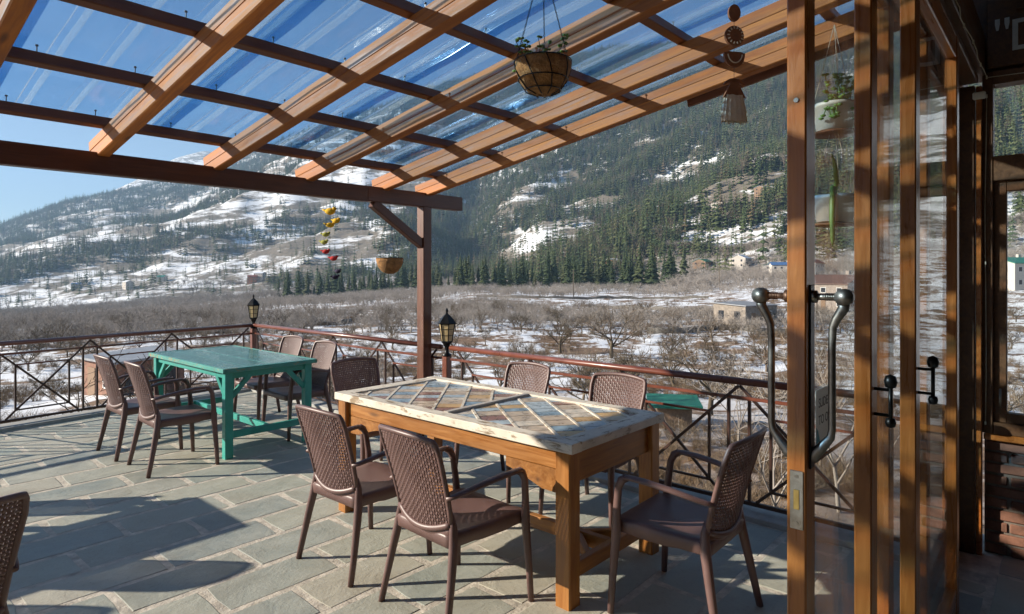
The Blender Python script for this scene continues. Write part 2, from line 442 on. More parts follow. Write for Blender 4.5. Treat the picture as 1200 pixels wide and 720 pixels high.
# ------------------------------------------------------------------ terrace floor
RX = 4.16                                     # right railing line
def ry(x): return 8.46 - .104*(RX - x)        # left railing line (slightly skew)
def clip(poly, nx, ny, c):
    """keep nx*x+ny*y <= c"""
    out = []
    for i in range(len(poly)):
        a, b = poly[i], poly[(i+1) % len(poly)]
        da, db = nx*a[0]+ny*a[1]-c, nx*b[0]+ny*b[1]-c
        if da <= 0: out.append(a)
        if da*db < 0:
            t = da/(da-db); out.append((a[0]+(b[0]-a[0])*t, a[1]+(b[1]-a[1])*t))
    return out
def area(p): return abs(sum(p[i][0]*p[(i+1)%len(p)][1]-p[(i+1)%len(p)][0]*p[i][1] for i in range(len(p))))/2

m = MB(); m.prism([(-7,-5),(4.8,-5),(4.8,.56),(RX+.10,.56),(RX+.10,ry(RX)+.10),(-7,ry(-7)+.10)], -.16, -.0012)
floor = tag(m.build('terrace_floor', MORTAR), kind='structure')
def stone_into(mb, poly, cx, cy, rs):
    pts = []
    n = len(poly)
    for i in range(n):
        a, b = poly[i], poly[(i+1)%n]
        L = math.hypot(b[0]-a[0], b[1]-a[1]); k = 1 if L < .12 else (2 if L < .4 else 3)
        ex, ey = (b[0]-a[0]), (b[1]-a[1]); nx, ny = (-ey/L, ex/L) if L > 1e-6 else (0,0)
        for q in range(k):
            t = q/k; j = rs.uniform(-.0075,.0045) + (rs.uniform(0,.012) if q == 0 else 0)
            pts.append((a[0]+ex*t+nx*j-cx, a[1]+ey*t+ny*j-cy))
    b = len(mb.v); n = len(pts)
    mx = sum(p[0] for p in pts)/n; my = sum(p[1] for p in pts)/n
    tx, ty = rs.uniform(-.003,.003), rs.uniform(-.003,.003); dz = rs.uniform(0,.0015)
    for p in pts: mb.v.append((p[0], p[1], -.03))
    for p in pts: mb.v.append((p[0], p[1], -.0045+dz))
    for p in pts:
        l = math.hypot(p[0]-mx, p[1]-my); f = 1-.010/max(l,.02)
        x, y = mx+(p[0]-mx)*f, my+(p[1]-my)*f
        mb.v.append((x, y, dz+tx*x+ty*y))
    for r0 in (0, n):
        for i in range(n):
            j=(i+1)%n; mb.f.append([b+r0+i, b+r0+j, b+r0+n+j, b+r0+n+i])
    mb.f.append([b+2*n+i for i in range(n)])
rs = random.Random(3)
G = .014
stones = []
k0 = int((-4.9-4.285)/.333)
for k in range(k0, 14):
    y0, y1 = 4.285+.333*k, 4.285+.333*(k+1)
    off = 1.33 if k % 2 == 0 else 1.02
    for n in range(-14, 8):
        x0 = off + .635*n + rs.uniform(-.03,.03)*0; x1 = x0+.635
        H_ = .0165; p = [(x0+G,y0+H_),(x1-G,y0+H_),(x1-G,y1-H_),(x0+G,y1-H_)]
        full = p[:]
        p = clip(p, 1, 0, RX-.14 if y0 > .2 else 4.6); p = clip(p, -.104, 1, ry(0)-.16-.0) if p else p
        if p and area(p) < .02: continue
        if len(p) < 3 or x1 < -6.5: continue
        cx, cy = (x0+x1)/2, (y0+y1)/2
        d = cx*FW[0]+cy*FW[1]
        vis = False
        if d > .8:
            u, v, _ = project(cx, cy, 0); vis = -130 < u < 1280 and v < 800
        stones.append((p, cx, cy, vis, p == full))
variants = []
for i in range(16):
    mb = MB(); stone_into(mb, [(-.3175+G,-.1665+.0165),(.3175-G,-.1665+.0165),(.3175-G,.1665-.0165),(-.3175+G,.1665-.0165)], 0, 0, rs)
    variants.append(mb.mesh('paving_stone', STONE))
rest = MB()
for p, cx, cy, vis, full in stones:
    if not vis: stone_into(rest, p, 0, 0, rs); continue
    if full:
        o = link('paving_stone', variants[rs.randrange(16)], floor)
        if rs.random() < .5: o.rotation_euler = (0,0,math.pi)
    else:
        mb = MB(); stone_into(mb, p, cx, cy, rs); o = mb.build('paving_stone', STONE, floor)
    o.location = (cx, cy, 0)
tag(rest.build('paving_beyond_view', STONE, floor), kind='stuff')
# kerb along both railings, and the retaining wall below it
m = MB(); m.bbox(RX-.125, RX+.10, .55, ry(RX)+.12, -.14, .035, .006)
kerb = tag(m.build('kerb', CONCRETE), kind='structure')
m = MB(); m.prism([(-7,ry(-7)-.145),(RX-.13,ry(RX-.13)-.145),(RX-.13,ry(RX-.13)+.10),(-7,ry(-7)+.10)], -.14, .034)
tag(m.build('kerb', CONCRETE), kind='structure')
m = MB(); m.prism([(-7,-5),(4.75,-5),(4.75,.54),(RX+.06,.54),(RX+.06,ry(RX)+.06),(-7,ry(-7)+.06)], -6.5, -.17)
tag(m.build('retaining_wall', CONCRETE), kind='structure')

# ------------------------------------------------------------------ railings
TOPZ = .875
def railing(name, A, B, bounds, label, W=.905):
    """A,B ends on plan; bounds = distances from A of the paired uprights"""
    A = Vector((*A,0)); B = Vector((*B,0)); L = (B-A).length; ang = math.atan2((B-A).y, (B-A).x)
    t = empty(name, A, ang); tag(t, label, 'railing', 'railings round the terrace')
    m = MB(); m.tube([(0,0,TOPZ),(L,0,TOPZ)], .030, 14, .8, ref=(0,1,0)); m.build('top_rail', RAILPAINT, t, True)
    bar('second_rail', (0,0,.765), (L,0,.765), .022, .022, RAILPAINT, t, .002)
    bar('bottom_rail', (0,0,.075), (L,0,.075), .026, .026, IRONDARK, t, .002)
    g = .07; zc = .41
    for i, b in enumerate(bounds):
        for q in (-g, g):
            if .02 < b+q < L-.02: bar('upright', (b+q,0,.088), (b+q,0,.754), .02, .02, IRONDARK, t, .002)
        if -.02 < b < L+.02 and i % 2 == 0: pass
    for i in range(len(bounds)-1):
        a, c = bounds[i], bounds[i+1]; w = c-a; mid = (a+c)/2
        if c > L+.3 or a < -.3: continue
        zt = TOPZ-.03
        # crossing braces: they rise to a peak under the top rail
        fr = (zc-.088)/(zt-zc)
        bar('brace', (mid-w/2*fr*1.0, -.006, .088), (c, -.006, zt), .014, .02, IRONDARK, t, .002)
        bar('brace', (a, .009, zt), (mid+w/2*fr, .009, .088), .014, .02, IRONDARK, t, .002)
        q = .245*w/.905; zi = zc+(zt-zc)*q/(w/2)
        for s in (-1, 1):
            bar('upright', (mid+s*q,.002,2*zc-zi), (mid+s*q,.002,zi), .018, .018, IRONDARK, t, .002)
        bar('inner_rail', (mid-q,0,zi), (mid+q,0,zi), .016, .016, RAILPAINT, t, .002)
        bar('inner_rail', (mid-q,0,2*zc-zi), (mid+q,0,2*zc-zi), .016, .016, IRONDARK, t, .002)
    return t
# right railing runs down the Y axis: from the corner post to the lamp post, then on to the building
railing('railing', (RX, ry(RX)-.03), (RX, 4.60), [ry(RX)-.03-y for y in (8.41,7.455,6.50,5.559,4.66)],
        'red brown metal railing from the corner lamp to the wooden roof post')
railing('railing', (RX, 4.46), (RX, .58), [4.46-y for y in (4.375,3.465,2.555,1.645,.735)],
        'red brown metal railing behind the inlaid table up to the sliding doors')
lx = [4.10-.02, 3.05, 2.158, 1.27, .38, -.51, -1.4, -2.29, -3.18, -4.07]
cosk = math.hypot(1, .104)
railing('railing', (RX-.03, ry(RX-.03)), (-4.6, ry(-4.6)), [(RX-.03-x)*cosk for x in lx],
        'dark metal railing with crossed braces behind the teal table, overlooking the brick hut')

def lamp_post(x, y, label, h=.93):
    t = empty('lamp_post', (x, y, .035)); tag(t, label, 'lamp post', 'lantern posts on the railing')
    MB().bbox(-.035,.035,-.035,.035,0,h-.13,.005).build('post', RAILPAINT, t)
    m = MB(); m.lathe([(.045,h-.13),(.05,h-.115),(.022,h-.10),(.020,h-.05),(.032,h-.03),(.036,h-.015),(.05,h),(.052,h+.012),(.0,h+.012)], 12); m.build('stem', BLACKIRON, t, True)
    lan = empty('lantern', (0,0,h+.012)); lan.parent = t
    # six-sided lantern: amber panes, ribs and a pointed hat
    def ring(r, z, n=6): return [(r*math.cos(math.pi/3*k), r*math.sin(math.pi/3*k), z) for k in range(n)]
    lo_, hi_ = ring(.052, .0), ring(.078, .17)
    for k in range(6):
        a, b, c, d = Vector(lo_[k]), Vector(lo_[(k+1)%6]), Vector(hi_[(k+1)%6]), Vector(hi_[k])
        nrm = (b-a).cross(d-a).normalized()*-.003
        mm = MB(); mm.v = [tuple(p*.96) if False else tuple(p) for p in (a,b,c,d,a+nrm,b+nrm,c+nrm,d+nrm)]
        mm.f = [[0,1,2,3],[7,6,5,4],[0,4,5,1],[1,5,6,2],[2,6,7,3],[3,7,4,0]]; mm.build('pane', AMBER, lan)
        mm = MB(); mm.tube([lo_[k], hi_[k]], .0055, 6)
        for f in (.35,.7):
            mm.tube([a.lerp(d,f)*1.01, b.lerp(c,f)*1.01], .003, 5)
        mm.build('rib', BLACKIRON, lan)
    m = MB(); m.lathe([(.06,-.004),(.06,.006),(.0,.006)], 6); m.lathe([(.086,.168),(.094,.178),(.06,.225),(.03,.255),(.016,.265),(.010,.285),(.016,.297),(.005,.325),(.0,.327)], 6)
    m.build('hat', BLACKIRON, lan)
    return t
lamp_post(RX, ry(RX), 'black lantern on the corner post where the two railings meet')
lamp_post(RX+.01, 4.53, 'black lantern on the railing post beside the wooden roof post', .885)

# ------------------------------------------------------------------ pergola: post, beam, rafters, battens, clear sheets
BY = 4.76; SL = .168; BZ0, BZ1 = 2.245, 2.385
pg = empty('pergola', (4.08, BY, 0)); tag(pg, 'wooden lean-to pergola roofed with clear corrugated sheets over the terrace', 'pergola')
O = Vector((4.08, BY, 0))
def pb(name, p0, p1, w, h, mat, parent=pg, **k): return bar(name, Vector(p0)-O, Vector(p1)-O, w, h, mat, parent, **k)
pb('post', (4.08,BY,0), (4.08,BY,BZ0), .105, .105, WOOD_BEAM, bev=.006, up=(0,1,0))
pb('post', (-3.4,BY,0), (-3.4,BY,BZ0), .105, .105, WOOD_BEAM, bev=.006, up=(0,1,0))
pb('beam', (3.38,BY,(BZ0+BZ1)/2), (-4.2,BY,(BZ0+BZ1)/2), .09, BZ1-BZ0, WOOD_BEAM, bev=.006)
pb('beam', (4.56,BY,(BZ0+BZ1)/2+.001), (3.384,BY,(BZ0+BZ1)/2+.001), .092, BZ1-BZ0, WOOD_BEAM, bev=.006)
pb('brace', (3.46,BY,BZ0-.005), (4.06,BY,1.87), .07, .085, WOOD_BEAM, bev=.005)
pb('brace', (-2.8,BY,BZ0-.005), (-3.38,BY,1.87), .07, .085, WOOD_BEAM, bev=.005)
RH = .135; Y_TOP = .58
def rz(y): return BZ1 + RH/2 - .03 + SL*(BY-y)          # rafter centre line height
raf_x = [-3.87,-3.13,-2.39,-1.65,-.91,-.17,.57,1.31,2.05,2.80,3.58,4.10]
for i, x in enumerate(raf_x):
    o = pb('rafter', (x,BY+.11,rz(BY+.11)), (x,Y_TOP,rz(Y_TOP)), .075, RH, WOOD_RAFTER, bev=.006)
    # a thin lath nailed along the sunny side, as on the real ones
    L = math.hypot(BY+.11-Y_TOP, SL*(BY+.11-Y_TOP))
    side = 1
    bar('lath', (.0, .0385*-side, .034), (L, .0385*-side, .034), .006, .062, WOOD_RAFTER, o, bev=.003)
ang = math.atan(SL); ca = math.cos(ang)
PZ = RH/2/ca + .032
pur_y = [4.585, 3.875, 3.18, 2.46, 1.76, 1.06]
for y in pur_y:
    pb('batten', (-4.1,y,rz(y)+PZ), (4.27,y,rz(y)+PZ), .06, .062, WOOD_PURLIN, bev=.005, up=(0,SL,1))
pb('fascia', (4.24,2.05,rz(2.05)-.04), (4.24,Y_TOP,rz(Y_TOP)-.04), .03, .085, WOOD_PURLIN)
# corrugated sheets, each about 1 m wide with trapezoid ribs running down the slope
def sheet_profile(w):
    pts = []; x = 0.0
    rib = [(0,0),(.018,.028),(.047,.028),(.065,0)]
    step = .222
    while x < w-.06:
        for a, b in rib: pts.append((x+a, b))
        for q in range(1,4): pts.append((x+.065+(step-.065)*q/4, .002 if q == 2 else .0))
        x += step
    pts.append((w, 0)); return pts
sw = 1.0; x = -4.15; n = 0
tops = Y_TOP+.02; eave = 4.70
while x < 4.2:
    w = min(sw, 4.24-x)
    pr_ = sheet_profile(w); rows = 22; mm = MB()
    for j in range(rows):
        y = eave + (tops-eave)*j/(rows-1)
        zz = rz(y) + PZ + .034 + .004*(n % 2)
        for a, b in pr_:
            wob = .004*math.sin(y*5.1+a*9+n)+.003*math.sin(y*11+n*2.1)
            mm.v.append((x+a-O.x, y-O.y, zz+b+wob))
    c = len(pr_)
    for j in range(rows-1):
        for i in range(c-1): mm.f.append([j*c+i, j*c+i+1, (j+1)*c+i+1, (j+1)*c+i])
    so = mm.build('roof_sheet', POLY, pg, False); so.data.materials.append(POLYRIB)
    for pf in so.data.polygons:
        if abs(pf.normal.x) > .3 or (mm.v[pf.vertices[0]][2]-mm.v[pf.vertices[3]][2] == 99): pf.material_index = 1
    sm_ = so.modifiers.new('thick', 'SOLIDIFY'); sm_.thickness = .0025
    x += sw-.05; n += 1
mm = MB()
for y in pur_y:
    xx = -4.1
    while xx < 4.2:
        z = rz(y)+PZ+.036
        mm.tube([(xx-O.x,y-O.y,z-.02),(xx-O.x,y-O.y,z+.036)], .003, 5)
        mm.lathe([(.0,.039),(.007,.038),(.008,.031),(.0,.031)], 7, (xx-O.x,y-O.y,z)); xx += .444
tag(mm.build('roofing_screws', IRONDARK, pg), kind='stuff')

# ------------------------------------------------------------------ the building: room shell, brick sill wall, window, sign
WX = 4.50                                        # inner face of the side wall
DY0, DY1 = .365, .545                            # door track zone
m = MB()
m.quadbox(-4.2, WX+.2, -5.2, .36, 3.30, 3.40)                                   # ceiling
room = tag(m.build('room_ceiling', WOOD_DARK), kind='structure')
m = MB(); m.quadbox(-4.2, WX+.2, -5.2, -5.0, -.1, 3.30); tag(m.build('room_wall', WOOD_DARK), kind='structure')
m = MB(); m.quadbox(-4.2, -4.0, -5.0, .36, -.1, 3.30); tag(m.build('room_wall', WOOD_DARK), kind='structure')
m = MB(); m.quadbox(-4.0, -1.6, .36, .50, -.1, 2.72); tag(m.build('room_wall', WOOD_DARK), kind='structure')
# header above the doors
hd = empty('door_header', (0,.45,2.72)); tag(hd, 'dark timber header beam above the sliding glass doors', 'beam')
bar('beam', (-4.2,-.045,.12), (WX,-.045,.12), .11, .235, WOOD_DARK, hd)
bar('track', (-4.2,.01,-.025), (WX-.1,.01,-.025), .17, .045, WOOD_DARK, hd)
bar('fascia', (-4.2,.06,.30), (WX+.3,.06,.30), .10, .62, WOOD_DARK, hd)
# interior rafters
for i, x in enumerate((3.2, 3.75, 4.3)):
    t = bar('ceiling_rafter', (x,.20,3.06), (x,-4.8,3.22), .07, .12, WOOD_DARK)
    tag(t, ('dark ceiling rafter above the brick sill, next to the side wall','dark ceiling rafter over the glass doors, middle one of three','dark ceiling rafter over the glass doors, farthest from the side wall')[2-i], 'rafter', 'rafters under the room ceiling')
# side wall: bricks below the window
bw = empty('brick_wall', (WX, 0, 0)); tag(bw, 'low red brick wall below the room window', 'wall')
MB().quadbox(.012, .22, -5.0, .355, -.1, .645).build('mortar_core', m_plain('brick_mortar', (.16,.13,.11), .95, 0, .3, 20, .5, .004), bw)
bricks = []
for i in range(6):
    mb = MB(); j = [rnd.uniform(-.003,.003) for _ in range(4)]
    mb.bbox(0, .10, -.105+j[0], .105+j[1], -.026+j[2], .026+j[3], .005); bricks.append(mb.mesh('brick', BRICKM))
row = 0; z = .03
while z < .63:
    y = .245 + (.0 if row % 2 else -.113)
    if row % 2 == 0: o = link('brick', bricks[row % 6], bw); o.location = (.002, .303, z); o.scale = (1,.48,1)
    while y > -2.6:
        o = link('brick', bricks[rnd.randrange(6)], bw); o.location = (rnd.uniform(-.006,.004), y, z); 
        if rnd.random() < .5: o.rotation_euler = (0,0,0)
        y -= .226
    z += .0655; row += 1
MB().bbox(-.04,.24,-5.0,.355,.652,.69,.005).build('sill', WOOD_DOOR, bw)
# corner timber post
cp_ = empty('corner_post', (WX-.06, .445, 0)); tag(cp_, 'brown timber corner post between the glass doors and the window', 'post')
MB().bbox(-.03,.055,-.055,.10,0,2.665,.006).build('post', WOOD_DARK, cp_)
MB().bbox(-.02,.03,-.085,-.058,0,2.66,.004).build('cover_strip', WOOD_DOOR, cp_)
# window
wf = empty('window', (WX+.02, -.6, .69)); tag(wf, 'wooden window above the brick sill with a small upper light', 'window')
def wb(name, y0, y1, z0, z1, t=.07, x=0, mat=WOOD_DARK): return MB().bbox(x-t/2,x+t/2,y0,y1,z0,z1,.004).build(name, mat, wf)
wb('jamb', .912, .962, 0, 2.05, .12); wb('jamb', -2.0, -1.9, 0, 2.05, .12)
wb('head', -1.9, .912, 1.975, 2.05, .12); wb('transom', -1.9, .912, 1.43, 1.57, .11); wb('bottom_rail', -1.9, .912, 0, .065, .11)
wb('mullion', -.62, -.52, .065, 1.43, .10); wb('mullion', -.62, -.52, 1.57, 1.975, .10)
for z0, z1, y0, y1 in ((.065,1.43,.852,.912),(.065,.12,-.52,.852),(1.37,1.43,-.52,.852)): wb('casement', y0, y1, z0, z1, .06)
for y0, y1, z0, z1 in ((-.52,.852,.12,1.37),(-.52,.912,1.57,1.975),(-1.9,-.62,.065,1.43),(-1.9,-.62,1.57,1.975)):
    MB().quadbox(-.003,.003,y0,y1,z0,z1).build('pane', GLASS, wf)
m = MB(); m.tube([(-.03,.88,.15),(-.07,.88,.15),(-.07,.88,.26)], .006, 6); m.build('handle', STEEL, wf, True)
m = MB(); m.quadbox(WX, WX+.2, -5.0, -2.62, .69, 3.3); m.quadbox(WX, WX+.2, -2.62, .45, 2.745, 3.3); tag(m.build('room_wall', WOOD_DARK), kind='structure')
# sign board with its lettering
sb = empty('sign_board', (WX-.03, -.1, 2.67)); tag(sb, 'brown board with pale painted lettering above the window', 'sign')
MB().bbox(-.015,.015,-1.6,.44,.09,.48,.004).build('board', WOOD_DARK, sb)
for s, y, z in (('"', .415, .175), ('D', .345, .165)):
    me = text_mesh(s, .25, .002); me.materials.append(WHITEPAINT)
    o = link('letter', me, sb); o.rotation_euler = (R_(90), 0, R_(-90)); o.location = (-.018, y, z)
# wall socket block and a strand of small lights
t = tag(MB().bbox(-.03,0,-.03,.03,-.02,.02,.006).build('junction_box', WHITEPOT), 'small white junction box on the post beside the window', 'junction box'); t.location = (WX-.085, .37, 2.60)
def wire(name, pts, r, label):
    m = MB(); P = []
    for i in range(len(pts)-1):
        a, b = Vector(pts[i]), Vector(pts[i+1])
        for q in range(6):
            f = q/6; P.append(a.lerp(b,f)+Vector((rnd.uniform(-.006,.006),rnd.uniform(-.006,.006),-.02*math.sin(math.pi*f))))
    P.append(Vector(pts[-1])); m.tube(P, r, 5)
    for p in P[::3]: m.lathe([(0,.012),(.005,.008),(.005,-.008),(0,-.012)], 6, p+Vector((-.006,0,0)))
    return tag(m.build(name, CREAM, None, True), label, 'string lights')
wire('string_lights', [(WX-.05,.345,2.6),(WX-.05,.345,.75)], .0022, 'thin strand of tiny lights hanging down the window frame')
wire('string_lights', [(3.1,.34,2.72),(3.8,.34,2.73),(WX-.08,.34,2.70),(WX-.05,-.6,2.72)], .0022, 'thin strand of tiny lights along the header beam')

# ------------------------------------------------------------------ sliding glass doors
def door(x0, x1, y0, y1, label, handle=None, sw_=.075):
    t = empty('sliding_door', (x0, (y0+y1)/2, .02)); tag(t, label, 'door', 'sliding glass doors')
    w = x1-x0; th = y1-y0; H = 2.66
    bar('stile', (sw_/2,0,0), (sw_/2,0,H), th, sw_, WOOD_DOOR, t, .004, up=(1,0,0))
    bar('stile', (w-sw_/2,0,0), (w-sw_/2,0,H), th, sw_, WOOD_DOOR, t, .004, up=(1,0,0))
    bar('bottom_rail', (sw_,0,.07), (w-sw_,0,.07), th-.006, .14, WOOD_DOOR, t)
    bar('top_rail', (sw_,0,H-.05), (w-sw_,0,H-.05), th-.006, .10, WOOD_DOOR, t)
    MB().quadbox(sw_-.005, w-sw_+.005, -.003, .003, .13, H-.09).build('pane', GLASS, t)
    return t
d1 = door(1.66, 2.72, .487, .534, 'orange varnished glass sliding door with big wrench handles and a lock plate')
d2 = door(2.085, 3.15, .430, .477, 'orange varnished glass sliding door with a black pull, behind the wrench handle door')
d3 = door(2.44, 3.55, .373, .420, 'orange varnished glass sliding door on the innermost track, with a black pull')
d4 = door(3.42, 4.40, .487, .534, 'fixed glass door leaf closing the gap to the corner post')
def wrench(t, s):
    """pull handle: rod and eye at the top, cranked bar, lower foot; s=+1 outside, -1 inside"""
    h = empty('handle', (.036, s*.0235, 1.12)); h.parent = t
    m = MB(); m.tube([(0,0,.40),(0,s*.065,.40)], .0085, 10); m.tube([(0,0,.40),(0,s*.016,.40)], .016, 6)
    for q in range(9): m.tube([(0,s*(.035+.004*q),.40),(0,s*(.037+.004*q),.40)], .0100, 8)
    m.build('rod', STEEL if s < 0 else m_plain('rusty_steel', (.20,.10,.06), .5, .8, .4, 30, .3, .001), h, True)
    m = MB(); m.tube([(-.012,s*.078,.40),(.012,s*.078,.40)], .021, 14, ref=(0,0,1))
    m.tube([(0,s*.078,.39),(0,s*.076,.372),(0,s*.060,.345),(0,s*.052,.325),(0,s*.050,.28),(0,s*.050,.16),(0,s*.050,.07),(0,s*.047,.05),(0,s*.025,.02),(0,s*.006,.0),(0,s*.004,-.015)],
           [.012,.011,.009,.008,.0075,.0075,.0075,.0085,.011,.014,.012], 10, 1.2, ref=(1,0,0))
    m.build('grip', HANDLE, h, True)
    m = MB(); m.bbox(-.016,.016,min(0,s*.005),max(0,s*.005),-.035,.43,.002) if s < 0 else m.bbox(-.016,.016,0,.005,-.03,.035,.002)
    m.build('back_plate', BLACKIRON, h)
wrench(d1, 1); wrench(d1, -1)
lp = MB().bbox(-.003,.001,-.017,.015,.935,1.082,.001).build('lock_plate', STEEL, d1)
MB().bbox(-.0045,-.0025,-.008,.006,.985,1.035,.0008).build('latch', m_plain('brass', (.55,.38,.13), .35, 1, .2, 30, .1, .001), lp)
for z in (.95, 1.068):
    m = MB(); m.tube([(-.0045,-.001,z),(-.002,-.001,z)], .005, 10); m.build('screw', STEEL, lp)
m = MB(); m.tube([(-.003,0,2.015),(0,0,2.015)], .006, 10); m.build('screw', STEEL, d1)
lb = MB().bbox(.150,.335,-.0045,-.0035,1.115,1.262,.0003).build('sticker', LABELW, d1); lb.rotation_euler = (0, 0, 0)
me = text_mesh('SLIDE\nTO OPEN', .036, .0002, 1.3); me.materials.append(INK)
o = link('lettering', me, lb); o.rotation_euler = (R_(90), 0, 0); o.location = (.172, -.0049, 1.212)
me2 = me
m = MB(); m.prism([(.153,1.119),(.185,1.119),(.168,1.150),(.153,1.162)], 0, .0004)
o = m.build('print', CYAN, lb); o.rotation_euler = (R_(90),0,0); o.location = (0,-.0047,0)
def small_pull(t, z0, z1):
    h = empty('handle', (.036, -.0235, 0)); h.parent = t
    m = MB(); m.tube([(0,0,z0),(0,-.04,z0)], .005, 8); m.tube([(0,0,z1),(0,-.04,z1)], .005, 8); m.build('standoff', BLACKIRON, h, True)
    m = MB(); m.tube([(0,-.042,z0-.02),(0,-.042,z1+.015)], .006, 8)
    m.lathe([(0,-.016),(.012,-.012),(.015,0),(.012,.012),(0,.016)], 10, (0,-.042,z0-.02)); m.lathe([(0,-.022),(.014,-.016),(.018,0),(.014,.016),(0,.022)], 12, (0,-.042,z1+.025))
    m.build('grip', BLACKIRON, h, True)
small_pull(d2, 1.16, 1.235); small_pull(d3, 1.18, 1.26)

# ------------------------------------------------------------------ chairs
def back_pt(s, t, off=0.0):
    """moulded back: s across -1..1, t from 0 (bottom of the weave) to 1 (top); faces +X"""
    hw = .190 + .028*t - .010*max(0, t-.9)*10*abs(s)**3
    zb = .465 - .045*(1-s*s); zt = .862 + .018*(1-s*s)
    z = zb + (zt-zb)*t
    x = -.185 - .115*(max(0.0,z-.42)/.44)**1.25 - .035*(1-s*s)
    return Vector((x+off, s*hw, z))
def weave_mesh():
    m = MB(); NV, NH = 25, 27; w = .0063; amp = .0026; th = .0012
    def ribbon(pts, wid):
        b = len(m.v); n = len(pts)
        for p, q in zip(pts, wid):
            for sx in (th, -th):
                m.v.append(tuple(p+q+Vector((sx,0,0)))); m.v.append(tuple(p-q+Vector((sx,0,0))))
        for i in range(n-1):
            a = b+4*i; c = a+4
            m.f += [[a,a+1,c+1,c],[a+2,c+2,c+3,a+3],[a,c,c+2,a+2],[a+1,a+3,c+3,c+1]]
    S = lambda i: -1+2*(i+.5)/NV
    T = lambda j: (j+.5)/NH
    for i in range(NV):
        pts = [back_pt(S(i),0)]+[back_pt(S(i), T(j), amp*(1 if (i+j)%2 else -1)) for j in range(NH)]+[back_pt(S(i),1)]
        ribbon(pts, [Vector((0,w*.92,0))]*len(pts))
    for j in range(NH):
        pts = [back_pt(-1,T(j))]+[back_pt(S(i), T(j), amp*(-1 if (i+j)%2 else 1)) for i in range(NV)]+[back_pt(1,T(j))]
        ribbon(pts, [Vector((-.0012,0,w*.80))]*len(pts))
    return m.mesh('woven_back', PLASTIC, False)
def panel(m, grid, thick):
    """grid[j][i] of points -> closed slab, thickness along local X"""
    J, I = len(grid), len(grid[0]); b = len(m.v)
    for sx in (thick/2, -thick/2):
        for r in grid:
            for p in r: m.v.append((p[0]+sx, p[1], p[2]))
    o = J*I
    for j in range(J-1):
        for i in range(I-1):
            a = b+j*I+i; m.f.append([a,a+1,a+I+1,a+I]); m.f.append([o+a,o+a+I,o+a+I+1,o+a+1])
    ring = [(0,i) for i in range(I)]+[(j,I-1) for j in range(1,J)]+[(J-1,i) for i in range(I-2,-1,-1)]+[(j,0) for j in range(J-2,0,-1)]
    for k in range(len(ring)):
        (j0,i0),(j1,i1) = ring[k], ring[(k+1)%len(ring)]
        a, c = b+j0*I+i0, b+j1*I+i1; m.f.append([a,a+o,c+o,c])
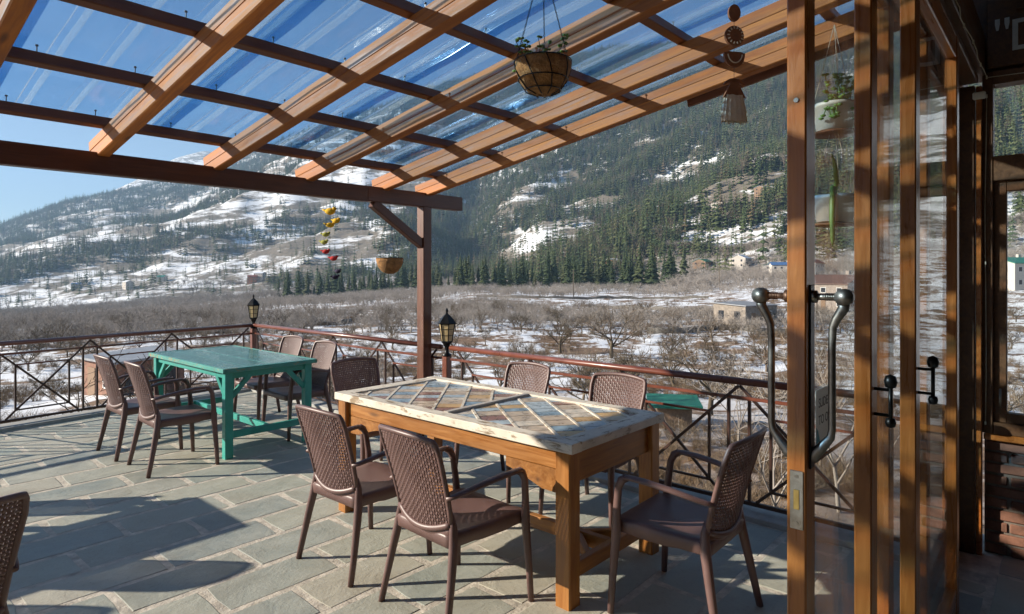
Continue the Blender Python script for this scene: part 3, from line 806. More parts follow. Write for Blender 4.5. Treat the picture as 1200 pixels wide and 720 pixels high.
def make_chair():
    t = empty('armchair', (0,0,0))
    link('woven_back', weave_mesh(), t)
    # rim round the weave
    m = MB()
    pts = [back_pt(-1,0)] + [back_pt(-1,q/6) for q in range(1,6)] + [back_pt(-.985,.965)] + [back_pt(-.95+.1*q,1.0) for q in range(0,20)] + [back_pt(.985,.965)] + [back_pt(1,q/6) for q in range(5,0,-1)] + [back_pt(1,0)]
    m.tube(pts, .0125, 8, 1.05, ref=(1,0,0)); m.build('back_rim', PLASTIC, t, True)
    # smooth lower band with a lip, then the arched apron between the rear legs
    m = MB()
    SS = [-1+2*i/16 for i in range(17)]
    g = []
    for f in (1.0,.6,.2,0):
        r = []
        for s in SS:
            p = back_pt(s, 0); lowz = .352+.05*(1-abs(s)**2.4); z = lowz+(p.z+.004-lowz)*f
            r.append((p.x+.014*(1-f)*1.0, s*(.192+.006*(1-f)), z))
        g.append(r)
    panel(m, g, .016); m.build('apron', PLASTIC, t, True)
    m = MB(); m.tube([back_pt(s, 0)+Vector((-.006,0,.006)) for s in SS], .0115, 8, 1.3, ref=(1,0,0)); m.build('lower_rim', PLASTIC, t, True)
    # seat
    m = MB(); NX, NY = 10, 10; top = []
    for j in range(NY+1):
        y = -1+2*j/NY
        r = []
        for i in range(NX+1):
            f = i/NX; x = -.205+.455*f; hw = .195+.040*f
            z = .425+.012*f - .016*(1-y*y)*math.sin(math.pi*min(1,f*1.1)) - (.010*max(0,f-.85)/.15)
            r.append((x, y*hw, z))
        top.append(r)
    b = len(m.v)
    for r in top: m.v += r
    I = NX+1
    for j in range(NY):
        for i in range(NX): a = j*I+i; m.f.append([a,a+1,a+I+1,a+I])
    ring = [(0,i) for i in range(I)]+[(j,NX) for j in range(1,NY+1)]+[(NY,i) for i in range(NX-1,-1,-1)]+[(j,0) for j in range(NY-1,0,-1)]
    n = len(ring); prev = [j*I+i for j,i in ring]
    for dx, z0 in ((.008,-.012),(.006,-.058),(-.006,-.062)):
        cur = []
        for j, i in ring:
            x,y,z = top[j][i]; cx, cy = x-.02, y; l = math.hypot(cx,cy); k = 1+dx/max(l,.01)
            base = .425+.012*i/NX
            m.v.append((.02+cx*k, cy*k, base+z0 - (.006 if z0 < -.05 and 3 < i < 8 else 0))); cur.append(len(m.v)-1)
        for k in range(n): m.f.append([prev[k],cur[k],cur[(k+1)%n],prev[(k+1)%n]])
        prev = cur
    m.f.append(prev)
    m.build('seat', PLASTIC, t, True)
    for s in (-1, 1):
        m = MB()
        m.tube([(-.270,s*.245,0),(-.245,s*.236,.12),(-.217,s*.222,.26),(-.195,s*.208,.37),(-.185,s*.196,.46),(-.192,s*.192,.52)], [.0165,.0185,.0215,.024,.020,.010], 10, .85, ref=(1,0,0), ph=.3); m.build('rear_leg', PLASTIC, t, True)
        m = MB()
        m.tube([(.245,s*.272,0),(.238,s*.268,.14),(.228,s*.260,.30),(.222,s*.256,.40),(.216,s*.262,.50),(.204,s*.268,.60),(.185,s*.270,.636),(.160,s*.271,.652)],[.0155,.018,.021,.024,.019,.018,.020,.019],10,.9,ref=(1,0,0),ph=.3); m.build('front_leg', PLASTIC, t, True)
        m = MB()
        m.tube([(.175,s*.271,.648),(.150,s*.272,.655),(.06,s*.270,.652),(-.05,s*.262,.640),(-.14,s*.245,.622),(-.200,s*.222,.606),(-.235,s*.205,.600)],[.017,.020,.022,.021,.019,.018,.016],10,.62,ref=(0,1,0)); m.build('armrest', PLASTIC, t, True)
    return t
chair0 = make_chair(); used = [False]
def chair(x, y, rz_, label, group='woven brown armchairs'):
    """x,y = middle of the four feet; rz_ = heading of its front"""
    o = chair0 if not used[0] else copy_tree(chair0)
    used[0] = True
    o.location = (x, y, .001); o.rotation_euler = (0,0,rz_); tag(o, label, 'chair', group); return o
D = math.degrees
chair(2.12, 2.985, R_(1), 'brown woven armchair at the inlaid table, back to open paving, next to teal table')
chair(2.13, 2.245, R_(-3), 'brown woven armchair at the inlaid table, back to open paving, next to the doors')
chair(2.80, 1.37, R_(91), 'brown woven armchair at the table end beside the sliding doors')
chair(3.50, 3.18, R_(180), 'brown woven armchair between inlaid table and railing, next to the lantern post')
chair(3.50, 2.35, R_(181), 'brown woven armchair between inlaid table and railing, next to the doors')
chair(3.02, 4.12, R_(-92), 'brown woven armchair at the inlaid table end that faces the teal table')
chair(2.04, 6.29, R_(0), 'brown woven armchair at the teal table, back to open paving, nearer the crossed railing')
chair(2.07, 5.60, R_(-2), 'brown woven armchair at the teal table, back to open paving, away from crossed railing')
chair(3.38, 6.55, R_(180), 'brown woven armchair between teal table and railing, nearer the corner lantern')
chair(3.32, 5.80, R_(178), 'brown woven armchair between teal table and railing, nearer the wooden post')
chair(.205, 2.815, R_(108), 'brown woven armchair standing alone on the open paving with its back to the doors')
# the third table group, beyond the left edge of the picture; its shadows fall into view
chair(-.16, 5.36, R_(90), 'brown woven armchair at the third table, near side, next to its end', 'armchairs at the third table')
chair(-.82, 5.40, R_(90), 'brown woven armchair at the third table, near side, farther from its end', 'armchairs at the third table')
chair(-.10, 6.24, R_(-92), 'brown woven armchair at the third table, on the railing side', 'armchairs at the third table')

# ------------------------------------------------------------------ inlaid table
TX0, TX1, TY0, TY1, TZ = 2.385, 3.285, 1.735, 3.705, .795
bt = empty('inlaid_table', ((TX0+TX1)/2, (TY0+TY1)/2, 0)); tag(bt, 'long wooden table with whitewashed top inlaid with coloured tiles', 'table')
ox, oy = (TX0+TX1)/2, (TY0+TY1)/2; W2, L2 = (TX1-TX0)/2, (TY1-TY0)/2; T0 = TZ-.048
BW = .088
bar('top_board', (-W2+BW/2,-L2,TZ-.024), (-W2+BW/2,L2,TZ-.024), BW-.001, .048, WHITEWASH, bt, .004)
bar('top_board', (W2-BW/2,-L2,TZ-.024), (W2-BW/2,L2,TZ-.024), BW-.001, .048, WHITEWASH, bt, .004)
bar('top_board', (-W2+BW,-L2+.055,TZ-.025), (W2-BW,-L2+.055,TZ-.025), .11, .046, WHITEWASH, bt, .004)
bar('top_board', (-W2+BW,L2-.055,TZ-.025), (W2-BW,L2-.055,TZ-.025), .11, .046, WHITEWASH, bt, .004)
ym = 2.695-oy
bar('divider', (-W2+BW,ym,TZ-.019), (W2-BW,ym,TZ-.019), .042, .044, GREYSLAT, bt, .004)
MB().quadbox(-W2+BW+.001,W2-BW-.001,-L2+.11,L2-.11,TZ-.046,TZ-.0155).build('backing', WHITEPAINT, bt)
TILES = [m_plain('tile_'+n, c, .30, 0, .45, s, .25, .003, .3) for n, c, s in (('slate_blue',(.22,.31,.38),16),('grey_blue',(.40,.47,.51),22),('tan',(.50,.39,.28),18),('red_brown',(.26,.12,.08),26),('ochre',(.54,.34,.14),9),('pale_sand',(.64,.56,.45),20))]
def inlay(y0, y1, angd, offs, pick):
    a = R_(angd); ux, uy = math.cos(a), math.sin(a); vx, vy = -uy, ux
    X0, X1 = -W2+BW, W2-BW; cx, cy = (X0+X1)/2, (y0+y1)/2
    def cut(p):
        for q in ((1,0,X1-.002),(-1,0,-X0-.002),(0,1,y1-.002),(0,-1,-y0-.002)):
            if len(p) >= 3: p = clip(p, *q)
        return p
    def rect(a0,a1,b0,b1): return [(cx+ux*s+vx*t, cy+uy*s+vy*t) for s,t in ((a0,b0),(a1,b0),(a1,b1),(a0,b1))]
    bw = .168
    for k in range(-6,7):
        b = offs+k*bw
        p = cut(rect(-1.5,1.5,b-.008,b+.008))
        if len(p) >= 3 and area(p) > 2e-4: MB().prism(p, TZ-.015, TZ-.008).build('lattice_slat', WHITEWASH, bt)
        s = -1.5; 
        while s < 1.5:
            l = pick.choice((.085,.10,.12))
            p = cut(rect(s, s+l-.009, b+.0085, b+bw-.0085))
            if len(p) >= 3 and area(p) > 3e-4:
                MB().prism(p, TZ-.015, TZ-.0115+pick.uniform(-.001,.001)).build('tile', TILES[pick.choice((0,0,1,1,2,2,3,3,4,5))], bt)
            s += l
pk = random.Random(12)
inlay(ym+.026, L2-.111, 41, -.02, pk); inlay(-L2+.111, ym-.026, 53, .05, pk)
# wooden base
lw = .088; lx_, ly_ = W2-.058, L2-.065
for sx in (-1,1):
    for sy in (-1,1):
        bar('leg', (sx*lx_,sy*ly_,0), (sx*lx_,sy*ly_,T0-.002), lw, lw, WOOD_TABLE, bt, .006, up=(0,1,0))
for sx in (-1,1):
    bar('apron', (sx*lx_,-ly_+lw/2,T0-.052), (sx*lx_,ly_-lw/2,T0-.052), .035, .095, WOOD_TABLE, bt)
    for sy in (-1,1):
        m = MB(); yy = sy*(ly_-lw/2)
        pl = [(yy,0),(yy,-.115),(yy-sy*.10,-.112),(yy-sy*.26,-.062),(yy-sy*.34,-.045),(yy-sy*.34,0)]
        b = len(m.v)
        for q in (-.017,.017): m.v += [(sx*lx_+q, y_, T0-.10+z_) for y_,z_ in pl]
        n = len(pl); m.f = [list(range(n)), list(range(2*n-1,n-1,-1))]+[[i,(i+1)%n,n+(i+1)%n,n+i] for i in range(n)]
        o = m.build('bracket', WOOD_TABLE, bt)
for sy in (-1,1):
    bar('apron', (-lx_+lw/2,sy*ly_,T0-.085), (lx_-lw/2,sy*ly_,T0-.085), .035, .16, WOOD_TABLE, bt)
    bar('stretcher', (-lx_+lw/2,sy*ly_,.155), (lx_-lw/2,sy*ly_,.155), .04, .075, WOOD_TABLE, bt)
bar('stretcher', (0,-ly_+.02,.156), (0,ly_-.02,.156), .045, .072, WOOD_TABLE, bt)
for sy in (-1,1):
    for sx in (-1,1):
        bar('corner_brace', (sx*.19,sy*(ly_-.022),.155), (sx*.02,sy*(ly_-.20),.155), .035, .06, WOOD_TABLE, bt)

# ------------------------------------------------------------------ teal table
def teal_table(x0, x1, y0, y1, label, z=.785):
    cx, cy = (x0+x1)/2, (y0+y1)/2; w, l = (x1-x0)/2, (y1-y0)/2
    t = empty('teal_table', (cx,cy,0)); tag(t, label, 'table', 'teal tables')
    nb = 4
    for i in range(nb):
        a = -w+2*w*i/nb; b = a+2*w/nb-.003
        MB().bbox(a,b,-l,l,z-.036,z-.006-.001*(i%2),.003).build('top_board', TEALTOP, t)
    for sy in (-1,1): MB().bbox(-w-.012,w+.012,sy*l-.012,sy*l+.012,z-.040,z-.004,.003).build('edge_strip', TEALEDGE, t)
    for sx in (-1,1): MB().bbox(sx*(w+.0135)-.012,sx*(w+.0135)+.012,-l-.012,l+.012,z-.040,z-.0045,.003).build('edge_strip', TEALEDGE, t)
    MB().bbox(-w+.01,w-.01,-l+.01,l-.01,z-.003,z+.003,.001).build('glass_cover', TABLEGLASS, t)
    lw = .07; a, b = w-.045, l-.06
    for sx in (-1,1):
        for sy in (-1,1):
            bar('leg', (sx*a,sy*b,0), (sx*a,sy*b,z-.04), lw, lw, TEAL, t, .005, up=(0,1,0))
            bar('brace', (sx*a,sy*(b-.03),z-.26), (sx*a,sy*(b-.21),z-.07), .032, .042, TEAL, t, .003)
            bar('brace', (sx*(a-.03),sy*b,z-.26), (sx*(a-.21),sy*b,z-.07), .042, .032, TEAL, t, .003, up=(0,1,0))
    for sx in (-1,1): bar('apron', (sx*a,-b+lw/2,z-.072), (sx*a,b-lw/2,z-.072), .03, .055, TEAL, t)
    for sy in (-1,1):
        bar('apron', (-a+lw/2,sy*b,z-.072), (a-lw/2,sy*b,z-.072), .03, .055, TEAL, t)
        bar('stretcher', (-a+lw/2,sy*b,.20), (a-lw/2,sy*b,.20), .035, .06, TEAL, t)
    bar('stretcher', (0,-b,.20), (0,b,.20), .035, .058, TEAL, t)
    return t
teal_table(2.39, 3.23, 5.36, 7.06, 'square worn teal painted wooden table with glass cover near the railing corner')
teal_table(-1.25, .42, 5.39, 6.13, 'long worn teal painted table standing on the open side of the terrace')

# ------------------------------------------------------------------ hanging things
def basket(loc, dia, chain_top, label, plants=True, wires=True):
    t = empty('hanging_basket', loc); tag(t, label, 'basket', 'hanging coir baskets')
    r = dia/2; h = dia*.60
    m = MB(); m.lathe([(r*.97,0),(r*1.02,-.004),(r*1.0,-h*.25),(r*.88,-h*.55),(r*.62,-h*.85),(r*.3,-h*.985),(0,-h)], 28); m.lathe([(r*.97,0),(r*.9,-.02),(r*.8,-h*.3),(0,-h*.35)], 28)
    for i, v in enumerate(m.v):
        k = 1+.05*(rnd.random()-.5); m.v[i] = (v[0]*k, v[1]*k, v[2]+(rnd.random()-.5)*.006)
    m.build('liner', COIR, t, True)
    m = MB()
    if wires:
        prof = [(r*1.045,0),(r*1.03,-h*.25),(r*.91,-h*.55),(r*.65,-h*.87),(r*.3,-h*1.01)]
        for k in range(8):
            a = k*math.pi/4
            m.tube([(p*math.cos(a+.5*q/4), p*math.sin(a+.5*q/4), z) for q,(p,z) in enumerate(prof)], .0028, 5)
        for p, z in (prof[0], prof[2], prof[3]): m.tube([(p*math.cos(a), p*math.sin(a), z) for a in [2*math.pi*q/24 for q in range(25)]], .003, 5, cap=False)
    else:
        m.tube([(r*1.04*math.cos(a), r*1.04*math.sin(a), 0) for a in [2*math.pi*q/24 for q in range(25)]], .003, 5, cap=False)
    m.build('wire_frame', BLACKIRON, t)
    for k in range(3):
        a = k*2*math.pi/3+.6; A = Vector((r*1.03*math.cos(a), r*1.03*math.sin(a), 0)); B = Vector((0,0,chain_top-loc[2]))
        n = max(4,int((B-A).length/.018)); m = MB()
        for q in range(n):
            p, s = A.lerp(B,q/n), A.lerp(B,(q+1.15)/n); mid = (p+s)/2; off = Vector((.004,0,0)) if q%2 else Vector((0,.004,0))
            m.tube([p, mid+off, s], .0013, 4); m.tube([p, mid-off, s], .0013, 4)
        m.build('chain', BLACKIRON, t)
    if plants:
        m = MB(); lf = MB()
        for k in range(9):
            a = rnd.uniform(0,6.28); q = Vector((rnd.uniform(-.6,.6)*r, rnd.uniform(-.6,.6)*r, -.02)); P = [q]
            for i in range(4):
                q = q+Vector((math.cos(a)*.016+rnd.uniform(-.008,.008), math.sin(a)*.016+rnd.uniform(-.008,.008), .030 if k else -.001)); P.append(q)
            m.tube(P, [.003,.0026,.0022,.002,.0016], 5)
            for i in (2,3,4):
                for e in range(3):
                    b = rnd.uniform(0,6.28); c = P[i]+Vector((math.cos(b)*.010, math.sin(b)*.010, .004))
                    lf.lathe([(0,-.006),(.008,-.002),(.009,.003),(0,.006)], 6, c)
        m.build('stems', m_plain('dry_stem', (.16,.09,.05), .8, 0, .3, 20, .2), t); lf.build('leaves', SUCCULENT, t, True)
    return t
basket((2.19, 1.75, 2.54), .245, rz(1.76)+PZ-.03, 'coir basket in a wire frame with a straggly succulent, hung from the roof batten')
basket((3.72, 4.84, 1.742), .25, BZ0, 'small plain coir basket hanging from the beam next to the wooden post', False, False)

# terracotta wind chime
wc = empty('wind_chime', (2.80, 1.13, 2.70)); tag(wc, 'terracotta wind chime of discs and crescents ending in a cream tassel', 'wind chime')
def plate(name, poly, z, th=.012, rot=0, holes=None):
    bm = bmesh.new(); vs = [bm.verts.new((x,0,y)) for x,y in poly]; f = bm.faces.new(vs)
    r = bmesh.ops.extrude_face_region(bm, geom=[f]); bmesh.ops.translate(bm, verts=[v for v in r['geom'] if isinstance(v, bmesh.types.BMVert)], vec=(0,th,0))
    bmesh.ops.recalc_face_normals(bm, faces=bm.faces); mm = MB().add_bm(bm)
    o = mm.build(name, TERRACOTTA, wc); o.location = (0,-th/2,z); o.rotation_euler = (0,0,0); return o
wc.rotation_euler = (0,0,AZ-R_(90)+R_(12))
def circ(r, a0=0, a1=360, n=24, sy=1): return [(r*math.cos(R_(a0+(a1-a0)*i/n)), sy*r*math.sin(R_(a0+(a1-a0)*i/n))) for i in range(n+(0 if a1-a0 == 360 else 1))]
P0 = 2.85/736
def zat(v): return EYE+(320-v)*P0-2.70
plate('disc', [(x*.030,y*.038) for x,y in circ(1)], zat(16)); d_ = plate('disc', circ(.046), zat(43))
m = MB()
for k in range(14):
    a = k*2*math.pi/14; m.tube([(.030*math.cos(a),-.009,.030*math.sin(a)),(.040*math.cos(a),-.009,.040*math.sin(a))], .0026, 5)
o = m.build('slots', CREAM, d_)
b_ = plate('bowl', circ(.052,180,360,16,1.25)+[(.03,.006),(-.03,.006)], zat(63))
m = MB(); m.tube([(.036*math.cos(R_(a)),-.003,.045*math.sin(R_(a))) for a in range(190,351,10)], .003, 5); m.build('slots', CREAM, b_)
plate('crescent', circ(.056,20,160,16,.8)[::1]+[(.050*math.cos(R_(a)), .022*math.sin(R_(a))+.004) for a in range(160,19,-10)], zat(104)-.0)
plate('roof_plate', [(-.055,-.03),(.055,-.03),(.008,.055),(-.008,.055)], zat(106)-.005)
m = MB()
for k in range(46):
    a = k/45; x = -.045+.09*a; m.tube([(x,rnd.uniform(-.006,.006),zat(113)),(x*1.25+rnd.uniform(-.006,.006),rnd.uniform(-.01,.01),zat(130)),(x*1.35+rnd.uniform(-.006,.006),rnd.uniform(-.01,.01),zat(145)+rnd.uniform(-.006,.008))], .0016, 4)
b = len(m.v)
for zz, kx, ky in ((zat(112),.046,.010),(zat(122),.050,.014),(zat(134),.057,.017),(zat(143),.062,.018)):
    for q in range(28):
        a = 2*math.pi*q/28; w_ = 1+.07*(q%2); m.v.append((kx*math.cos(a)*w_, ky*math.sin(a)*w_, zz+rnd.uniform(-.002,.002)))
for i in range(3):
    for q in range(28): m.f.append([b+i*28+q, b+i*28+(q+1)%28, b+(i+1)*28+(q+1)%28, b+(i+1)*28+q])
m.build('tassel', CREAM, wc)
m = MB(); m.tube([(0,0,zat(118)),(0,0,rz(1.13)+.06-2.70)], .0012, 4); m.build('cord', BLACKIRON, wc)

# felt bird mobile on the beam
mob = empty('bird_mobile', (3.02, BY, 2.2)); tag(mob, 'string of little felt birds in yellow, green, red and dark purple', 'mobile')
felt = {n: m_plain('felt_'+n, c, .95, 0, .2, 40, .3, .002) for n, c in (('yellow',(.62,.38,.02)),('green',(.36,.36,.07)),('red',(.45,.03,.03)),('purple',(.03,.025,.06)))}
pxm = 5.42/736
for n, u, v, s in (('yellow',436,248,1.15),('yellow',443,259,.85),('yellow',436,264,.85),('green',431,275,.75),('green',429,284,.75),('red',431,295,.75),('red',440,303,.8),('purple',445,318,.7),('purple',442,325,.7)):
    m = MB(); 
    m.lathe([(0,-.026),(.014,-.022),(.026,-.008),(.027,.006),(.016,.020),(0,.025)], 12)
    m.v = [(x*1.5, y, z) for x,y,z in m.v]
    m.lathe([(0,-.014),(.012,-.009),(.015,0),(.011,.010),(0,.014)], 10, (.034,0,.018))
    m.tube([(-.028,0,.004),(-.062,0,.014)], [.012,.004], 6); m.tube([(.046,0,.018),(.058,0,.015)], [.004,.001], 5)
    o = m.build('bird', felt[n], mob, True); o.scale = (s*1.05,)*3
    off = (u-436)*pxm; o.location = (off*RT[0], off*RT[1], EYE+(320-v)*pxm-2.2); o.rotation_euler = (0, 0, rnd.uniform(-.8,.3)-.6)
m = MB(); m.tube([(0,0,.05),(0,0,EYE+(320-326)*pxm-2.2)], .001, 4); m.build('cord', BLACKIRON, mob)

# white hanging pots outside the glass
def hpot(loc, label, lean):
    t = empty('hanging_pot', loc); tag(t, label, 'plant pot', 'white hanging pots')
    m = MB(); m.lathe([(.098,.0),(.104,0),(.104,-.018),(.098,-.02),(.082,-.13),(.0,-.13)], 22); m.lathe([(.098,0),(.09,-.03),(0,-.03)], 22); m.build('pot', WHITEPOT, t, True)
    m = MB(); m.lathe([(.0,-.150),(.105,-.150),(.108,-.14),(.0,-.134)], 22); m.build('saucer', TERRACOTTA, t, True)
    m = MB()
    for k in range(3):
        a = k*2.094; m.tube([(.1*math.cos(a),.1*math.sin(a),-.005),(0,0,.40)], .0018, 4)
    m.build('cords', CREAM, t)
    m = MB(); p = Vector((-.09,-.04,.0)); P = [Vector((-.05,-.02,-.02)), p+Vector((0,0,.02))]
    if lean:
        P = [Vector((-.05,-.01,-.02)),Vector((-.09,-.015,.03)),Vector((-.112,-.02,-.02)),Vector((-.118,-.02,-.12)),Vector((-.115,-.022,-.22)),Vector((-.11,-.02,-.26))]
        m.tube(P, [.010,.012,.013,.013,.011,.002], 8); P = [Vector((-.05,-.01,-.02)),Vector((-.08,-.03,.06)),Vector((-.11,-.03,.14)),Vector((-.125,-.02,.19))]; m.tube(P, [.010,.012,.010,.002], 8)
    else:
        for k in range(14):
            a = rnd.uniform(2.2,5.0); q = Vector((rnd.uniform(-.07,.0), rnd.uniform(-.07,.02), -.01)); P = [q]
            dn = rnd.random() < .5
            for i in range(4): q = q+Vector((math.cos(a)*.020, math.sin(a)*.020, (.03 if not dn else .01-.018*i))); P.append(q)
            m.tube(P, .0025, 5)
            for e in P[1:]:
                for w_ in range(2): m.lathe([(0,-.008),(.013,-.002),(.013,.003),(0,.008)], 6, e+Vector((rnd.uniform(-.014,.014),rnd.uniform(-.014,.014),rnd.uniform(-.01,.01))))
    m.build('plant', SUCCULENT, t, True)
    return t
hpot((3.42, .87, 2.44), 'white hanging pot with a small leafy plant, upper one seen through the door glass', False)
hpot((3.42, .87, 1.985), 'white hanging pot with drooping thick stems, lower one seen through the door glass', True)

# ------------------------------------------------------------------ scattering of what nobody could count
HIDDEN = {}
def scatter(name, P, scale, rot, meshes, label, cat, squash=None):
    me = bpy.data.meshes.new(name); me.from_pydata([tuple(p) for p in P], [], [])
    n = len(P); rs_ = np.random.default_rng(5)
    at = me.attributes.new('sc', 'FLOAT_VECTOR', 'POINT'); sv = np.repeat(np.asarray(scale, dtype=np.float32)[:,None], 3, 1)
    if squash is not None: sv[:,0] *= squash; sv[:,1] *= squash
    at.data.foreach_set('vector', sv.ravel())
    at = me.attributes.new('ro', 'FLOAT_VECTOR', 'POINT'); rv = np.zeros((n,3), dtype=np.float32); rv[:,2] = rot
    at.data.foreach_set('vector', rv.ravel())
    at = me.attributes.new('pick', 'INT', 'POINT'); at.data.foreach_set('value', rs_.integers(0, len(meshes), n).astype(np.int32))
    o = link(name, me); tag(o, label, cat, kind='stuff')
    co = bpy.data.collections.new(name+'_sources')
    for i, m_ in enumerate(meshes):
        co.objects.link(bpy.data.objects.new('%s_source%02d' % (name, i), m_))
    ng = bpy.data.node_groups.new(name, 'GeometryNodeTree')
    ng.interface.new_socket('Geometry', in_out='INPUT', socket_type='NodeSocketGeometry'); ng.interface.new_socket('Geometry', in_out='OUTPUT', socket_type='NodeSocketGeometry')
    N = ng.nodes; L = ng.links
    gi = N.new('NodeGroupInput'); go = N.new('NodeGroupOutput'); ip = N.new('GeometryNodeInstanceOnPoints'); ci = N.new('GeometryNodeCollectionInfo')
    ci.inputs['Collection'].default_value = co; ci.inputs['Separate Children'].default_value = True; ci.inputs['Reset Children'].default_value = True
    def attr(nm, ty):
        a = N.new('GeometryNodeInputNamedAttribute'); a.data_type = ty; a.inputs['Name'].default_value = nm; return a.outputs['Attribute']
    L.new(gi.outputs[0], ip.inputs['Points']); L.new(ci.outputs[0], ip.inputs['Instance']); ip.inputs['Pick Instance'].default_value = True
    L.new(attr('pick','INT'), ip.inputs['Instance Index']); L.new(attr('ro','FLOAT_VECTOR'), ip.inputs['Rotation']); L.new(attr('sc','FLOAT_VECTOR'), ip.inputs['Scale'])
    L.new(ip.outputs[0], go.inputs[0])
    mo = o.modifiers.new('scatter', 'NODES'); mo.node_group = ng
    return o

def m_leafy(name, stops, rough=.85):
    k = NT(name); r = k.rand(); c = k.ramp(r, stops)
    n = k.noise(k.coord((1,1,1)), 9, 3, .6); c = k.mix(k.ramp(n,[(.3,0.0),(.8,.6)]), c, k.mix(.5, c, (.13,.13,.06)))
    k.col(c); k.rough(rough); k.b.inputs['Specular IOR Level'].default_value = .2
    return k.m
NEEDLE = m_leafy('conifer_needles', [(0.0,(.042,.070,.026)),(.3,(.068,.100,.036)),(.7,(.105,.130,.050)),(.92,(.13,.13,.06)),(1.0,(.16,.11,.065))])
NEEDLE2 = m_leafy('pine_needles', [(0.0,(.032,.054,.024)),(.5,(.052,.076,.032)),(1.0,(.08,.092,.042))])
BARK = m_leafy('grey_brown_bark', [(0.0,(.24,.205,.18)),(.5,(.33,.29,.26)),(1.0,(.42,.375,.345))])
BARKN = m_leafy('orchard_bark', [(0.0,(.07,.052,.04)),(.5,(.125,.095,.072)),(1.0,(.21,.165,.13))])
DRY = m_leafy('dry_twigs', [(0.0,(.12,.08,.055)),(.4,(.17,.12,.085)),(.7,(.22,.17,.125)),(1.0,(.25,.14,.06))])

def conifer_mesh(nw, nb, seed, rad=.17, core=True, mat=NEEDLE, base=.06, ragged=0.0):
    rr = random.Random(seed); m = MB()
    if core: m.tube([(0,0,0),(0,0,base*1.5),(0,0,.97)], [.012,.012,.002], 5)
    for w in range(nw):
        f = w/(nw-1); z = base+(.93-base)*f**.92; r = rad*(1-f)**.85*rr.uniform(.85-ragged*.7,1.12+ragged*.2)+.010
        a0 = rr.uniform(0,6.28)
        for k in range(nb):
            if rr.random() < ragged*.3: continue
            a = a0+6.283*k/nb+rr.uniform(-.25,.25); l = r*rr.uniform(.65,1.15); dz = -.28*l-.02
            ca, sa = math.cos(a), math.sin(a); wd = max(l*.42, .012)
            b = len(m.v); top = z+.045*(1-f*.5)
            m.v += [(0,0,top),(ca*l*.55-sa*wd, sa*l*.55+ca*wd, z+dz*.4),(ca*l, sa*l, z+dz),(ca*l*.55+sa*wd, sa*l*.55-ca*wd, z+dz*.4),(ca*l*.5,sa*l*.5,z+dz*.9-.03)]
            m.f += [[b,b+1,b+2],[b,b+2,b+3],[b+1,b+4,b+2],[b+2,b+4,b+3]] if nw > 8 else [[b,b+1,b+2],[b,b+2,b+3]]
    b = len(m.v); m.v += [(-.010,-.006,.90),(.010,-.006,.90),(0,.011,.90),(0,0,1.0)]; m.f += [[b,b+1,b+3],[b+1,b+2,b+3],[b+2,b,b+3]]
    return m.mesh('conifer', mat)
def bare_tree(seed, spread=.55, nlimb=5, dens=(5,4,3), trunk_h=.22, upright=.55, thin=1.0):
    """returns (trunk mesh builder, crown mesh builder) for a leafless tree 1 unit tall"""
    rr = random.Random(seed); T = MB(); C = MB()
    def rv(a): return Vector((rr.uniform(-a,a), rr.uniform(-a,a), rr.uniform(-a,a)))
    def grow(mb, p, dr, L, r, seg, curl):
        P = [p]; R = [r]
        for i in range(seg):
            dr = (dr+rv(curl)+Vector((0,0,.05))).normalized(); p = p+dr*(L/seg); P.append(p); R.append(r*thin*(1-.75*(i+1)/seg))
        R[0] *= thin
        return P, R
    lean = Vector((rr.uniform(-.15,.15), rr.uniform(-.15,.15), 1)).normalized()
    P, R = grow(T, Vector((0,0,-.03)), lean, trunk_h+.05, .022, 3, .12); R = [q*thin for q in (.026,.022,.020,.018)]; T.tube(P, R, 6, cap=False)
    top = P[-1]
    for i in range(nlimb):
        a = 6.283*i/nlimb+rr.uniform(-.4,.4); dr = Vector((math.cos(a)*spread, math.sin(a)*spread, upright+rr.uniform(-.15,.3))).normalized()
        L = rr.uniform(.34,.52); st = P[-1] if rr.random() < .6 else P[-2]
        p1, r1 = grow(T, st, dr, L, .013, 5, .22); T.tube(p1, r1, 5, cap=False)
        for j in range(dens[0]):
            f = rr.uniform(.25,1); q = p1[min(5,int(f*5))]; d2 = (dr*.5+rv(.8)+Vector((0,0,.35))).normalized()
            p2, r2 = grow(C, q, d2, rr.uniform(.16,.30), .0062, 4, .28); C.tube(p2, r2, 4, cap=False)
            for k in range(dens[1]):
                q2 = p2[rr.randint(1,4)]; d3 = (d2*.4+rv(.9)+Vector((0,0,.4))).normalized()
                p3, r3 = grow(C, q2, d3, rr.uniform(.08,.17), .0034, 3, .3); C.tube(p3, r3, 3, cap=False)
                for l in range(dens[2]):
                    q3 = p3[rr.randint(1,3)]; d4 = (d3*.5+rv(.8)+Vector((0,0,.35))).normalized()
                    p4, r4 = grow(C, q3, d4, rr.uniform(.04,.10), .0022, 2, .2); C.tube(p4, [q*thin for q in (.0024,.002,.0012)], 3, cap=False)
    return T, C
def merged(T, C, mat, fat=1.0):
    m = MB(); m.v = list(T.v)+list(C.v); n = len(T.v); m.f = list(T.f)+[[i+n for i in f] for f in C.f]
    return m.mesh('bare_tree', mat)
